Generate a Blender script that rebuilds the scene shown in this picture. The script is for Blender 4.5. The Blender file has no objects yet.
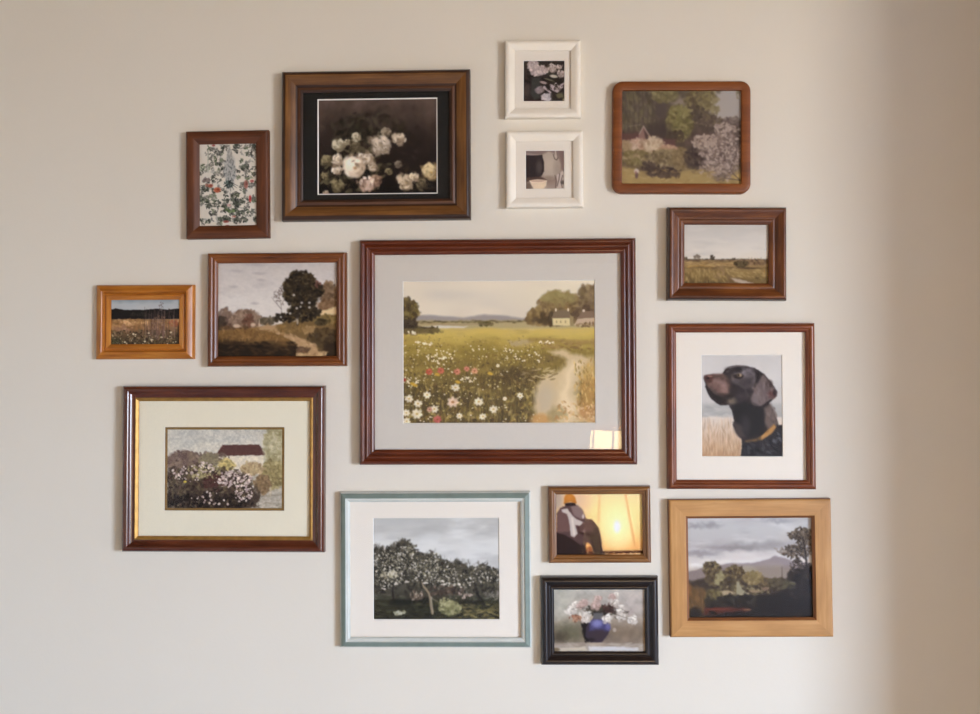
import bpy, math
import numpy as np
from mathutils import Vector, Matrix, Euler

C = bpy.context.scene.collection
SC = bpy.context.scene
R = math.radians

# ------------------------------------------------------------------ camera
FPX = 956.0                       # focal length in pixels of the 980 x 714 frame
DIST = 2.2
AIM = Vector((0.0, 0.0, 1.5))     # the point of the wall in the middle of the frame
YAW, PITCH, ROLL = R(1.7), R(1.5), R(0.35)
fwd = Vector((-math.sin(YAW) * math.cos(PITCH), math.cos(YAW) * math.cos(PITCH), math.sin(PITCH)))
CAM = AIM - fwd * (DIST / fwd.y)
rt = fwd.cross(Vector((0, 0, 1))).normalized()
upv = rt.cross(fwd).normalized()
rt2 = rt * math.cos(ROLL) + upv * math.sin(ROLL)
up2 = upv * math.cos(ROLL) - rt * math.sin(ROLL)
cd = bpy.data.cameras.new('camera')
cam = bpy.data.objects.new('camera', cd)
C.objects.link(cam)
M = Matrix((rt2, up2, -fwd)).transposed().to_4x4()
M.translation = CAM
cam.matrix_world = M
cd.sensor_width = 36.0
cd.lens = FPX / 980.0 * 36.0
cd.clip_start = 0.01
SC.camera = cam


def at(px, py, y=0.0):
    """the point of the plane Y = y seen at a pixel"""
    d = fwd + rt2 * ((px - 490.0) / FPX) - up2 * ((py - 357.0) / FPX)
    return CAM + d * ((y - CAM.y) / d.y)


PXM = DIST / FPX                  # metres per pixel on the wall

# ------------------------------------------------------------------ helpers


def link(name, verts, faces, mats, parent=None, mi=None, smooth=None):
    me = bpy.data.meshes.new(name)
    me.from_pydata([tuple(v) for v in verts], [], faces)
    for m in mats:
        me.materials.append(m)
    if mi is not None:
        me.polygons.foreach_set('material_index', np.array(mi, dtype=np.int32))
    if smooth is not None:
        me.polygons.foreach_set('use_smooth', np.ones(len(faces), dtype=bool))
        me.set_sharp_from_angle(angle=R(smooth))
    me.update()
    o = bpy.data.objects.new(name, me)
    C.objects.link(o)
    if parent:
        o.parent = parent
    return o


def box(x0, x1, y0, y1, z0, z1):
    v = [(x0, y0, z0), (x1, y0, z0), (x1, y1, z0), (x0, y1, z0), (x0, y0, z1), (x1, y0, z1), (x1, y1, z1), (x0, y1, z1)]
    f = [(0, 3, 2, 1), (4, 5, 6, 7), (0, 1, 5, 4), (1, 2, 6, 5), (2, 3, 7, 6), (3, 0, 4, 7)]
    return v, f


def boxes(*bs):
    V, F = [], []
    for b in bs:
        v, f = box(*b)
        n = len(V)
        V += v
        F += [tuple(i + n for i in q) for q in f]
    return V, F


def lin(c):
    c = np.asarray(c, dtype=np.float64) / 255.0
    return np.where(c <= 0.04045, c / 12.92, ((c + 0.055) / 1.055) ** 2.4)


def rgba(c):
    return (float(c[0]), float(c[1]), float(c[2]), 1.0)


def new_mat(name):
    m = bpy.data.materials.new(name)
    m.use_nodes = True
    nt = m.node_tree
    b = nt.nodes['Principled BSDF']
    return m, nt, b


def plain(name, c, rough=0.5, spec=0.5, metal=0.0, var=0.05, scale=40.0, bump=0.0, bscale=300.0, coat=0.0):
    """procedural paint or paper: a base colour with a little noise in it"""
    m, nt, b = new_mat(name)
    c = lin(c)
    tc = nt.nodes.new('ShaderNodeTexCoord')
    n = nt.nodes.new('ShaderNodeTexNoise')
    n.inputs['Scale'].default_value = scale
    n.inputs['Detail'].default_value = 5
    r = nt.nodes.new('ShaderNodeValToRGB')
    r.color_ramp.elements[0].position = 0.3
    r.color_ramp.elements[1].position = 0.7
    r.color_ramp.elements[0].color = rgba(np.clip(c * (1 - var), 0, 1))
    r.color_ramp.elements[1].color = rgba(np.clip(c * (1 + var), 0, 1))
    nt.links.new(tc.outputs['Object'], n.inputs['Vector'])
    nt.links.new(n.outputs['Fac'], r.inputs['Fac'])
    nt.links.new(r.outputs['Color'], b.inputs['Base Color'])
    b.inputs['Roughness'].default_value = rough
    b.inputs['Specular IOR Level'].default_value = spec
    b.inputs['Metallic'].default_value = metal
    b.inputs['Coat Weight'].default_value = coat
    b.inputs['Coat Roughness'].default_value = 0.15
    if bump:
        n2 = nt.nodes.new('ShaderNodeTexNoise')
        n2.inputs['Scale'].default_value = bscale
        n2.inputs['Detail'].default_value = 4
        bp = nt.nodes.new('ShaderNodeBump')
        bp.inputs['Strength'].default_value = bump
        bp.inputs['Distance'].default_value = 0.002
        nt.links.new(tc.outputs['Object'], n2.inputs['Vector'])
        nt.links.new(n2.outputs['Fac'], bp.inputs['Height'])
        nt.links.new(bp.outputs['Normal'], b.inputs['Normal'])
    return m


def wood(name, dark, mid, light, rough=0.36, coat=0.25, grain=1.0):
    """wood whose grain runs along the object's own X axis"""
    m, nt, b = new_mat(name)
    tc = nt.nodes.new('ShaderNodeTexCoord')
    oi = nt.nodes.new('ShaderNodeObjectInfo')
    mul = nt.nodes.new('ShaderNodeMath')
    mul.operation = 'MULTIPLY'
    mul.inputs[1].default_value = 7.3
    add = nt.nodes.new('ShaderNodeVectorMath')
    add.operation = 'ADD'
    mp = nt.nodes.new('ShaderNodeMapping')
    mp.inputs['Scale'].default_value = (7, 170 * grain, 170 * grain)
    nt.links.new(oi.outputs['Random'], mul.inputs[0])
    nt.links.new(tc.outputs['Object'], add.inputs[0])
    nt.links.new(mul.outputs[0], add.inputs[1])
    nt.links.new(add.outputs[0], mp.inputs['Vector'])
    n = nt.nodes.new('ShaderNodeTexNoise')
    n.inputs['Scale'].default_value = 1.0
    n.inputs['Detail'].default_value = 6
    n.inputs['Roughness'].default_value = 0.62
    nt.links.new(mp.outputs[0], n.inputs['Vector'])
    mp2 = nt.nodes.new('ShaderNodeMapping')
    mp2.inputs['Scale'].default_value = (9, 28, 28)
    nt.links.new(add.outputs[0], mp2.inputs['Vector'])
    n2 = nt.nodes.new('ShaderNodeTexNoise')
    n2.inputs['Scale'].default_value = 1.0
    n2.inputs['Detail'].default_value = 3
    nt.links.new(mp2.outputs[0], n2.inputs['Vector'])
    mx = nt.nodes.new('ShaderNodeMix')
    mx.data_type = 'FLOAT'
    mx.inputs[0].default_value = 0.45
    nt.links.new(n.outputs['Fac'], mx.inputs[2])
    nt.links.new(n2.outputs['Fac'], mx.inputs[3])
    r = nt.nodes.new('ShaderNodeValToRGB')
    e = r.color_ramp.elements
    e[0].position = 0.33
    e[0].color = rgba(lin(dark))
    e[1].position = 0.68
    e[1].color = rgba(lin(light))
    k = e.new(0.5)
    k.color = rgba(lin(mid))
    nt.links.new(mx.outputs[0], r.inputs['Fac'])
    nt.links.new(r.outputs['Color'], b.inputs['Base Color'])
    b.inputs['Roughness'].default_value = rough
    b.inputs['Coat Weight'].default_value = coat
    b.inputs['Coat Roughness'].default_value = 0.2
    bp = nt.nodes.new('ShaderNodeBump')
    bp.inputs['Strength'].default_value = 0.12
    bp.inputs['Distance'].default_value = 0.001
    nt.links.new(n.outputs['Fac'], bp.inputs['Height'])
    nt.links.new(bp.outputs['Normal'], b.inputs['Normal'])
    return m


def glass(name, ior, rough=0.02):
    """thin picture glass: clear, mirrors a few per cent of the room"""
    m = bpy.data.materials.new(name)
    m.use_nodes = True
    nt = m.node_tree
    nt.nodes.clear()
    out = nt.nodes.new('ShaderNodeOutputMaterial')
    fr = nt.nodes.new('ShaderNodeFresnel')
    # the same mirror strength from both faces of the pane
    ge = nt.nodes.new('ShaderNodeNewGeometry')
    mi = nt.nodes.new('ShaderNodeMix')
    mi.data_type = 'FLOAT'
    mi.inputs[2].default_value = ior
    mi.inputs[3].default_value = 1.0 / ior
    nt.links.new(ge.outputs['Backfacing'], mi.inputs[0])
    nt.links.new(mi.outputs[0], fr.inputs['IOR'])
    tr = nt.nodes.new('ShaderNodeBsdfTransparent')
    gl = nt.nodes.new('ShaderNodeBsdfGlossy')
    gl.inputs['Roughness'].default_value = rough
    mx = nt.nodes.new('ShaderNodeMixShader')
    nt.links.new(fr.outputs[0], mx.inputs[0])
    nt.links.new(tr.outputs[0], mx.inputs[1])
    nt.links.new(gl.outputs[0], mx.inputs[2])
    nt.links.new(mx.outputs[0], out.inputs['Surface'])
    return m


# ------------------------------------------------------------------ painting the prints
ART_GAIN = 1.26                   # a print's reflectance over what it looks like under this room's light


class Art:
    """a small canvas; coordinates are (x0..x1, y0..y1), y down"""

    def __init__(s, x0, y0, x1, y1, scale, seed, S=2.5):
        s.b = (x0, y0, x1, y1)
        s.W = int(round((x1 - x0) / scale * S))
        s.H = int(round((y1 - y0) / scale * S))
        s.dx = (x1 - x0) / s.W
        s.dy = (y1 - y0) / s.H
        s.X, s.Y = np.meshgrid(x0 + (np.arange(s.W) + 0.5) * s.dx, y0 + (np.arange(s.H) + 0.5) * s.dy)
        s.c = np.zeros((s.H, s.W, 3))
        s.rng = np.random.RandomState(seed)

    def noise(s, sx, sy=None, octv=4):
        sy = sy or sx
        tot = np.zeros((s.H, s.W))
        amp, norm = 1.0, 0.0
        for k in range(octv):
            gx = (s.X - s.b[0]) / sx * 2 ** k + s.rng.rand() * 7
            gy = (s.Y - s.b[1]) / sy * 2 ** k + s.rng.rand() * 7
            L = s.rng.rand(int(gy.max()) + 3, int(gx.max()) + 3) * 2 - 1
            ix, iy = gx.astype(int), gy.astype(int)
            fx, fy = gx - ix, gy - iy
            fx = fx * fx * (3 - 2 * fx)
            fy = fy * fy * (3 - 2 * fy)
            tot += amp * ((L[iy, ix] * (1 - fx) + L[iy, ix + 1] * fx) * (1 - fy) + (L[iy + 1, ix] * (1 - fx) + L[iy + 1, ix + 1] * fx) * fy)
            norm += amp
            amp *= 0.55
        return tot / norm * 1.6

    def vgrad(s, stops, wob=0.0, size=60):
        Y = s.Y + (s.noise(size) * wob if wob else 0)
        ys = [p[0] for p in stops]
        s.c[:] = np.stack([np.interp(Y, ys, [p[1][k] for p in stops]) for k in range(3)], -1)

    def grad(s, stops, wob=0.0, size=60):
        Y = s.Y + (s.noise(size) * wob if wob else 0)
        ys = [p[0] for p in stops]
        return np.stack([np.interp(Y, ys, [p[1][k] for p in stops]) for k in range(3)], -1)

    def blend(s, m, col):
        m = np.clip(m, 0, 1)[..., None]
        s.c[:] = s.c * (1 - m) + np.asarray(col, dtype=float) * m

    def seg(s, X, Y, p, q):
        px, py = p
        vx, vy = q[0] - px, q[1] - py
        t = np.clip(((X - px) * vx + (Y - py) * vy) / (vx * vx + vy * vy + 1e-9), 0, 1)
        return np.hypot(X - px - t * vx, Y - py - t * vy), t

    def poly(s, pts, col, soft=3.0, rough=0.0, size=15.0, a=1.0):
        X, Y = s.X, s.Y
        if rough:
            X = X + s.noise(size) * rough
            Y = Y + s.noise(size) * rough
        d = np.full(X.shape, 1e9)
        ins = np.zeros(X.shape, bool)
        n = len(pts)
        for i in range(n):
            p, q = pts[i], pts[(i + 1) % n]
            d = np.minimum(d, s.seg(X, Y, p, q)[0])
            if p[1] != q[1]:
                ins ^= ((p[1] > Y) != (q[1] > Y)) & (X < (q[0] - p[0]) * (Y - p[1]) / (q[1] - p[1]) + p[0])
        sd = np.where(ins, d, -d)
        m = np.clip(sd / (2 * soft) + 0.5, 0, 1)
        s.blend(m * a, col)
        return m

    def stroke(s, pts, w, col, a=1.0, soft=2.0, w1=None):
        w1 = w if w1 is None else w1
        m = np.zeros(s.X.shape)
        n = len(pts) - 1
        for i in range(n):
            d, t = s.seg(s.X, s.Y, pts[i], pts[i + 1])
            ww = w + (w1 - w) * (i + t) / n
            m = np.maximum(m, np.clip((ww / 2 - d) / soft + 0.5, 0, 1))
        s.blend(m * a, col)

    def ell(s, cx, cy, rx, ry, col, a=1.0, soft=0.35, rough=0.0, size=20.0, rot=0.0):
        X, Y = s.X - cx, s.Y - cy
        if rough:
            X = X + s.noise(size) * rough
            Y = Y + s.noise(size) * rough
        cr, sr = math.cos(rot), math.sin(rot)
        r = np.hypot((X * cr + Y * sr) / rx, (-X * sr + Y * cr) / ry)
        m = np.clip((1 - r) / soft + 0.5, 0, 1)
        s.blend(m * a, col)

    def dab(s, cx, cy, rx, ry, col, a=1.0, rot=0.0, soft=0.6):
        e = max(rx, ry) * 1.4 + s.dx
        i0, i1 = max(0, int((cx - e - s.b[0]) / s.dx)), min(s.W, int((cx + e - s.b[0]) / s.dx) + 2)
        j0, j1 = max(0, int((cy - e - s.b[1]) / s.dy)), min(s.H, int((cy + e - s.b[1]) / s.dy) + 2)
        if i0 >= i1 or j0 >= j1:
            return
        X, Y = s.X[j0:j1, i0:i1] - cx, s.Y[j0:j1, i0:i1] - cy
        cr, sr = math.cos(rot), math.sin(rot)
        r = np.hypot((X * cr + Y * sr) / max(rx, 0.4 * s.dx), (-X * sr + Y * cr) / max(ry, 0.4 * s.dy))
        m = (np.clip((1 - r) / soft + 0.5, 0, 1) * a)[..., None]
        s.c[j0:j1, i0:i1] = s.c[j0:j1, i0:i1] * (1 - m) + np.asarray(col, float) * m

    def pick(s, cols, jit=8):
        return np.asarray(cols[s.rng.randint(len(cols))], float) + s.rng.randn() * jit

    def leaves(s, cx, cy, rx, ry, n, cols, size=8, asp=0.6, a=0.8, edge=1.0, rot=None, jit=7):
        """dabs scattered through an ellipse"""
        for _ in range(n):
            r = math.sqrt(s.rng.rand()) * edge * (0.85 + 0.3 * s.rng.rand())
            t = s.rng.rand() * 2 * math.pi
            k = size * (0.5 + s.rng.rand())
            s.dab(cx + rx * r * math.cos(t), cy + ry * r * math.sin(t), k, k * asp, s.pick(cols, jit), a,
                  s.rng.rand() * 3.14 if rot is None else rot + s.rng.randn() * 0.3)

    def field(s, x0, y0, x1, y1, n, cols, size=6, asp=0.5, a=0.7, rot=None, inside=None, jit=7):
        for _ in range(n):
            x, y = x0 + (x1 - x0) * s.rng.rand(), y0 + (y1 - y0) * s.rng.rand()
            if inside and not inside(x, y):
                continue
            k = size * (0.5 + s.rng.rand())
            s.dab(x, y, k, k * asp, s.pick(cols, jit), a, s.rng.rand() * 3.14 if rot is None else rot + s.rng.randn() * 0.25)

    def bush(s, cx, cy, rx, ry, cols, n=140, size=9, rough=8, a=0.75):
        s.ell(cx, cy, rx, ry, cols[0], 0.95, 0.35, rough, max(rx, ry) * 0.35)
        s.leaves(cx, cy, rx, ry, n, cols, size, a=a)

    def tex(s, sx, sy=None, amp=0.06):
        s.c *= 1 + s.noise(sx, sy)[..., None] * amp

    def tint(s, col, a, y0=None, fade=30.0):
        m = np.full(s.Y.shape, a) if y0 is None else a * np.clip((s.Y - y0) / fade, 0, 1)
        s.blend(m, col)

    def soften(s, n=1):
        for _ in range(n):
            P = np.pad(s.c, ((1, 1), (1, 1), (0, 0)), 'edge')
            H = P[:, :-2] * 0.25 + P[:, 1:-1] * 0.5 + P[:, 2:] * 0.25
            s.c = H[:-2] * 0.25 + H[1:-1] * 0.5 + H[2:] * 0.25

    def rose(s, cx, cy, r, hi=(228, 218, 202), lo=(150, 128, 108), core=(165, 135, 90), n=12):
        """a loose open blossom of ragged petals, lit from the upper left"""
        hi, lo = np.array(hi, float), np.array(lo, float)
        s.ell(cx, cy, r * 0.95, r * 0.88, lo, 0.85, 0.5, r * 0.45, r * 0.55)
        for k in range(n * 2):
            t, q = s.rng.rand() * 6.283, r * 0.92 * math.sqrt(s.rng.rand())
            x, y = q * math.cos(t), q * math.sin(t) * 0.9
            f = 0.5 + 0.5 * np.clip(0.6 - 0.45 * (x + 1.3 * y) / r + 0.35 * s.rng.randn(), 0, 1)
            k_ = r * (0.16 + 0.2 * s.rng.rand())
            s.dab(cx + x, cy + y, k_ * 1.25, k_ * 0.65, lo + (hi - lo) * (f * 2 - 1), 0.8, t + 1.57 + s.rng.randn() * 0.5, 0.8)
        for k in range(4):
            t, q = s.rng.rand() * 6.283, r * (0.3 + 0.5 * s.rng.rand())
            s.dab(cx + q * math.cos(t), cy + q * math.sin(t), r * 0.16, r * 0.06, lo * 0.72, 0.6, t + 1.2, 0.9)
        s.dab(cx + r * 0.12, cy + r * 0.1, r * 0.16, r * 0.1, core, 0.5, 0.4, 1.0)

    def daisy(s, x, y, r, col=(226, 214, 190), core=(190, 160, 90)):
        for k in range(7):
            t = k * 0.9 + s.rng.rand() * 0.3
            s.dab(x + r * 0.5 * math.cos(t), y + r * 0.42 * math.sin(t), r * 0.5, r * 0.3, s.pick([col], 8), 0.9, t, 0.7)
        s.dab(x, y, r * 0.26, r * 0.2, core, 0.85)


def paint_meadow():
    A = Art(155, 150, 715, 562, 2.913, 11)
    A.vgrad([(150, (216, 205, 187)), (190, (208, 199, 184)), (250, (204, 194, 180)), (268, (196, 184, 166))], 12, 90)
    A.blend(np.clip(A.noise(190, 60, 2) - 0.05, 0, 1) * 0.5, (228, 216, 194))
    A.blend(np.clip(A.noise(170, 50, 2) - 0.2, 0, 1) * 0.35, (188, 180, 172))
    A.ell(640, 190, 130, 40, (222, 210, 178), 0.4, 1.4)
    A.poly([(155, 253), (205, 247), (255, 250), (330, 256), (395, 249), (440, 250), (530, 260), (530, 275), (155, 275)], (152, 144, 143), 3, 2, 30)
    A.poly([(150, 265), (530, 265), (720, 272), (720, 292), (150, 292)], (172, 155, 112), 3, 2, 30)
    for x in np.arange(190, 540, 5):
        A.dab(x, 268 + A.rng.randn() * 1.5, 6, 2.2, A.pick([(118, 104, 68), (95, 84, 52), (140, 124, 84)]), 0.8)
    A.leaves(395, 275, 24, 6, 40, [(84, 78, 44), (104, 92, 52)], 4)
    A.stroke([(205, 272), (300, 276), (420, 275)], 2.5, (150, 120, 95), 0.6)
    A.poly([(200, 283), (260, 279), (345, 282), (330, 288), (205, 291)], (206, 200, 190), 2, 1)
    F = A.grad([(280, (182, 156, 92)), (292, (188, 164, 88)), (308, (193, 168, 78)), (325, (172, 148, 64)), (350, (142, 124, 50)), (385, (132, 113, 52)), (430, (112, 96, 48)), (480, (94, 80, 44)), (562, (78, 66, 42))], 12, 45)
    A.blend(np.clip((A.Y - 286 + A.noise(60, 30) * 4) / 6, 0, 1), F)
    A.blend(np.clip(A.noise(80, 26) - 0.1, 0, 1) * 0.5 * (A.Y > 292), (206, 180, 88))
    A.blend(np.clip(A.noise(90, 18) - 0.15, 0, 1) * 0.5 * (A.Y > 292), (118, 96, 44))
    # right hand copse and cottages
    for c in [(605, 228, 56, 44), (560, 252, 36, 26), (645, 235, 36, 38), (535, 262, 18, 12)]:
        A.bush(*c, [(118, 94, 58), (136, 112, 68), (96, 76, 50), (154, 130, 82)], 240, 6)
    A.leaves(612, 200, 45, 16, 70, [(150, 136, 84), (136, 120, 72)], 8, a=0.6)
    A.leaves(600, 262, 60, 16, 90, [(78, 62, 40), (92, 74, 48)], 8)
    A.bush(700, 210, 30, 44, [(124, 104, 72), (140, 120, 84), (106, 86, 62)], 160, 8)
    A.leaves(690, 248, 40, 20, 60, [(90, 70, 52), (104, 84, 62)], 8)
    A.soften(2)
    A.poly([(592, 256), (643, 256), (645, 281), (592, 281)], (206, 190, 142), 1.5, 1)
    A.poly([(600, 236), (640, 236), (648, 259), (589, 259)], (122, 103, 80), 1.5, 1)
    A.poly([(643, 250), (654, 256), (654, 282), (643, 282)], (150, 130, 90), 2)
    for x in (602, 638):
        A.dab(x, 235, 2.6, 5, (214, 198, 172), 1)
    for x in (604, 616, 630):
        A.dab(x, 270, 1.8, 4, (150, 130, 92), 0.8)
    A.poly([(668, 256), (715, 256), (715, 280), (655, 280)], (186, 162, 136), 1.5, 1)
    A.poly([(678, 239), (716, 239), (716, 258), (664, 262)], (128, 104, 84), 1.5, 1)
    A.dab(683, 238, 4, 4, (206, 188, 166), 1)
    A.leaves(690, 279, 30, 5, 30, [(150, 124, 88), (120, 96, 66)], 4)
    # left tree
    A.poly([(150, 195), (172, 205), (195, 222), (205, 240), (196, 262), (192, 282), (225, 286), (272, 296), (225, 303), (150, 304)], (74, 60, 42), 4, 6, 18)
    A.leaves(168, 232, 32, 28, 130, [(112, 96, 54), (92, 78, 46), (74, 60, 40), (128, 112, 60)], 7)
    A.leaves(172, 280, 22, 20, 60, [(60, 48, 36), (70, 56, 40)], 7)
    A.field(190, 284, 262, 300, 40, [(66, 56, 38), (84, 72, 46)], 6)
    # middle water gleam and dark line
    A.poly([(462, 328), (500, 321), (538, 326), (520, 338), (475, 338)], (176, 158, 130), 5, 4)
    A.stroke([(525, 322), (570, 322), (640, 328), (715, 330)], 10, (126, 98, 52), 0.65, 8)
    A.field(560, 322, 715, 350, 60, [(150, 118, 66), (118, 90, 48), (168, 138, 78)], 7, 0.4, rot=0.1)
    # foreground grass
    A.ell(470, 440, 110, 34, (78, 62, 36), 0.6, 1.0, 20, 40)
    A.ell(235, 500, 110, 50, (64, 54, 38), 0.6, 1.2, 25, 50)
    A.ell(600, 372, 60, 16, (112, 92, 56), 0.6, 1.0, 8)
    for _ in range(1500):
        y = 300 + 262 * A.rng.rand() ** 0.8
        x = 155 + 560 * A.rng.rand()
        k = 3 + 9 * (y - 300) / 262
        cols = [(196, 170, 82), (168, 146, 66), (210, 186, 108), (150, 126, 58)] if y < 375 else [(122, 106, 54), (148, 130, 68), (76, 64, 40), (60, 50, 34), (166, 144, 80), (104, 98, 58)]
        A.dab(x, y, k, k * 0.16, A.pick(cols, 8), 0.55, 1.57 + A.rng.randn() * 0.25)
    A.tint((136, 108, 48), 0.12, 300)
    for _ in range(700):
        y = 310 + 250 * A.rng.rand() ** 0.9
        x = 155 + 440 * A.rng.rand()
        k = 2.5 + 5 * (y - 300) / 262
        A.dab(x, y, k, k * 0.55, A.pick([(190, 164, 84), (150, 122, 62), (84, 66, 42), (58, 46, 34), (204, 180, 110), (116, 88, 52)], 10), 0.45, A.rng.rand() * 3.1)
    A.blend(0.3 * np.clip((A.Y - 284) / 5, 0, 1) * np.clip((365 - A.Y) / 60, 0, 1), (204, 180, 100))
    # the sandy path
    A.poly([(585, 352), (630, 352), (690, 372), (715, 372), (715, 430), (672, 440), (660, 480), (675, 520), (715, 545), (715, 565), (540, 565), (536, 515), (542, 455), (570, 425), (630, 398), (640, 384), (600, 368)], (204, 182, 144), 8, 8, 30)
    A.poly([(650, 385), (676, 392), (655, 425), (640, 470), (655, 530), (640, 560), (590, 560), (610, 480), (625, 420)], (230, 211, 178), 12, 8, 30, 0.8)
    A.ell(570, 490, 28, 40, (184, 174, 160), 0.6, 0.9, 8)
    A.ell(702, 470, 30, 62, (188, 142, 74), 0.85, 0.8, 10)
    A.ell(695, 530, 30, 26, (186, 132, 78), 0.8, 0.8, 10)
    A.ell(700, 415, 25, 30, (190, 160, 92), 0.7, 0.8, 10)
    A.ell(558, 553, 30, 14, (198, 146, 84), 0.85, 0.8, 5)
    A.ell(605, 538, 22, 24, (148, 130, 84), 0.7, 0.8, 8)
    A.field(600, 500, 715, 562, 90, [(220, 190, 150), (176, 130, 80), (206, 168, 110)], 5)
    A.field(655, 380, 715, 520, 110, [(216, 188, 120), (168, 126, 66), (200, 160, 86), (150, 118, 60)], 5, 0.4, rot=1.5)
    A.field(505, 405, 600, 440, 50, [(190, 168, 120), (120, 98, 60), (206, 186, 146)], 7, 0.3, rot=0)
    A.ell(480, 425, 50, 20, (66, 52, 32), 0.5, 1.0, 10)
    A.tint((136, 108, 52), 0.1, 300)
    # flowers
    for _ in range(330):
        y = 330 + 232 * A.rng.rand()
        x = 155 + 400 * A.rng.rand() ** 1.2
        k = 1.0 + 2.0 * A.rng.rand()
        A.dab(x, y, k, k * 0.8, A.pick([(220, 208, 184), (206, 192, 160), (190, 176, 120), (180, 160, 90)], 8), 0.85)
    for cx, cy, rx, ry, n in [(262, 370, 40, 22, 45), (345, 436, 28, 8, 30), (180, 440, 20, 20, 22), (215, 330, 30, 8, 20), (430, 350, 50, 8, 14), (575, 330, 22, 6, 16), (180, 300, 14, 4, 12), (505, 370, 60, 16, 18)]:
        A.leaves(cx, cy, rx, ry, n, [(228, 216, 192), (214, 202, 176)], 2.6, 0.75, 0.9)
    for x, y, r in [(308, 459, 13), (172, 491, 13), (225, 480, 12), (198, 505, 13), (195, 535, 17), (376, 500, 14), (419, 522, 13), (388, 543, 11), (319, 541, 10), (497, 483, 10), (164, 532, 12), (246, 521, 13), (452, 492, 7), (432, 396, 6), (165, 556, 12)]:
        A.daisy(x, y, r)
    A.daisy(300, 501, 18, (218, 190, 166), (170, 110, 60))
    A.daisy(232, 522, 9, (190, 140, 116), (120, 80, 60))
    for x, y, r, c in [(231, 413, 11, (192, 84, 62)), (265, 410, 11, (190, 92, 72)), (313, 413, 11, (200, 120, 96)), (341, 405, 9, (206, 128, 108)), (364, 411, 11, (206, 148, 112)), (255, 551, 13, (196, 96, 90)), (158, 436, 6, (180, 60, 50))]:
        A.daisy(x, y, r, c, (150, 84, 50))
    for x, y in [(190, 452), (182, 448), (255, 421), (315, 443), (410, 419)]:
        A.dab(x, y, 8, 4.5, (202, 160, 52), 0.9, 0.3)
    A.soften(1)
    return A


def paint_roses():
    A = Art(60, 58, 838, 662, 6.607, 12, 2.7)
    A.vgrad([(58, (92, 76, 69)), (150, (78, 64, 58)), (260, (58, 47, 43)), (400, (44, 35, 32)), (520, (33, 26, 24)), (662, (22, 18, 17))], 30, 120)
    A.tex(60, 60, 0.10)
    A.ell(390, 240, 250, 100, (44, 39, 33), 0.85, 0.9, 50, 90)
    A.ell(640, 420, 180, 140, (40, 32, 30), 0.7, 0.9, 40, 90)
    A.leaves(390, 250, 240, 110, 160, [(44, 42, 33), (62, 58, 44), (34, 29, 26), (74, 66, 52)], 24, 0.45, 0.6)
    A.leaves(690, 330, 110, 120, 50, [(52, 42, 36), (40, 33, 30)], 18, 0.4, 0.4)
    A.leaves(280, 500, 225, 150, 230, [(58, 52, 38), (84, 78, 56), (30, 25, 22), (104, 96, 72), (44, 38, 30)], 19, 0.5, 0.7)
    A.leaves(700, 580, 130, 70, 90, [(58, 50, 38), (84, 74, 54), (30, 25, 22)], 17, 0.5, 0.7)
    olive = dict(hi=(150, 138, 104), lo=(92, 82, 60), core=(110, 96, 60))
    A.rose(115, 445, 36, **olive)
    A.rose(182, 610, 46, **olive)
    A.rose(522, 522, 26, **olive)
    A.rose(100, 545, 26, **olive)
    A.rose(735, 600, 36, (120, 108, 84), (70, 60, 46), (90, 76, 50))
    A.rose(300, 350, 34, (128, 116, 92), (80, 70, 54), (90, 80, 56))
    for x, y, r in [(195, 350, 46), (310, 300, 33), (250, 330, 22)]:
        A.rose(x, y, r, (200, 192, 170), (128, 116, 94), (150, 136, 100))
    A.rose(505, 268, 36, (178, 166, 146), (112, 98, 82), (130, 112, 84))
    A.rose(460, 345, 66, (214, 202, 188), (150, 134, 118), (160, 140, 108))
    A.rose(500, 385, 30, (190, 176, 160), (130, 114, 98), (150, 130, 100))
    A.rose(590, 312, 48, (206, 192, 172), (138, 120, 102), (150, 124, 94))
    A.rose(185, 445, 38)
    A.rose(180, 508, 34)
    A.rose(415, 490, 34, (206, 196, 178))
    A.rose(370, 435, 52, (224, 216, 204))
    A.rose(290, 490, 78, (238, 228, 214), (176, 154, 132), (160, 110, 60), 18)
    A.rose(440, 580, 42, (176, 146, 124), (112, 84, 68), (120, 90, 60))
    A.rose(375, 600, 50, (232, 216, 204), (170, 140, 124), (190, 150, 130))
    A.rose(630, 590, 56, (222, 206, 182), (150, 130, 106), (170, 140, 96), 14)
    A.rose(688, 560, 34, (220, 208, 180))
    A.rose(795, 525, 56, (214, 196, 154), (148, 124, 88), (190, 150, 70), 14)
    A.rose(585, 478, 26, (150, 138, 122), (90, 80, 68), (100, 90, 70))
    A.rose(108, 658, 22, (190, 172, 150))
    A.field(60, 58, 838, 240, 90, [(96, 80, 74), (70, 58, 52), (82, 66, 60)], 40, 0.4, 0.2)
    A.soften(2)
    return A


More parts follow.
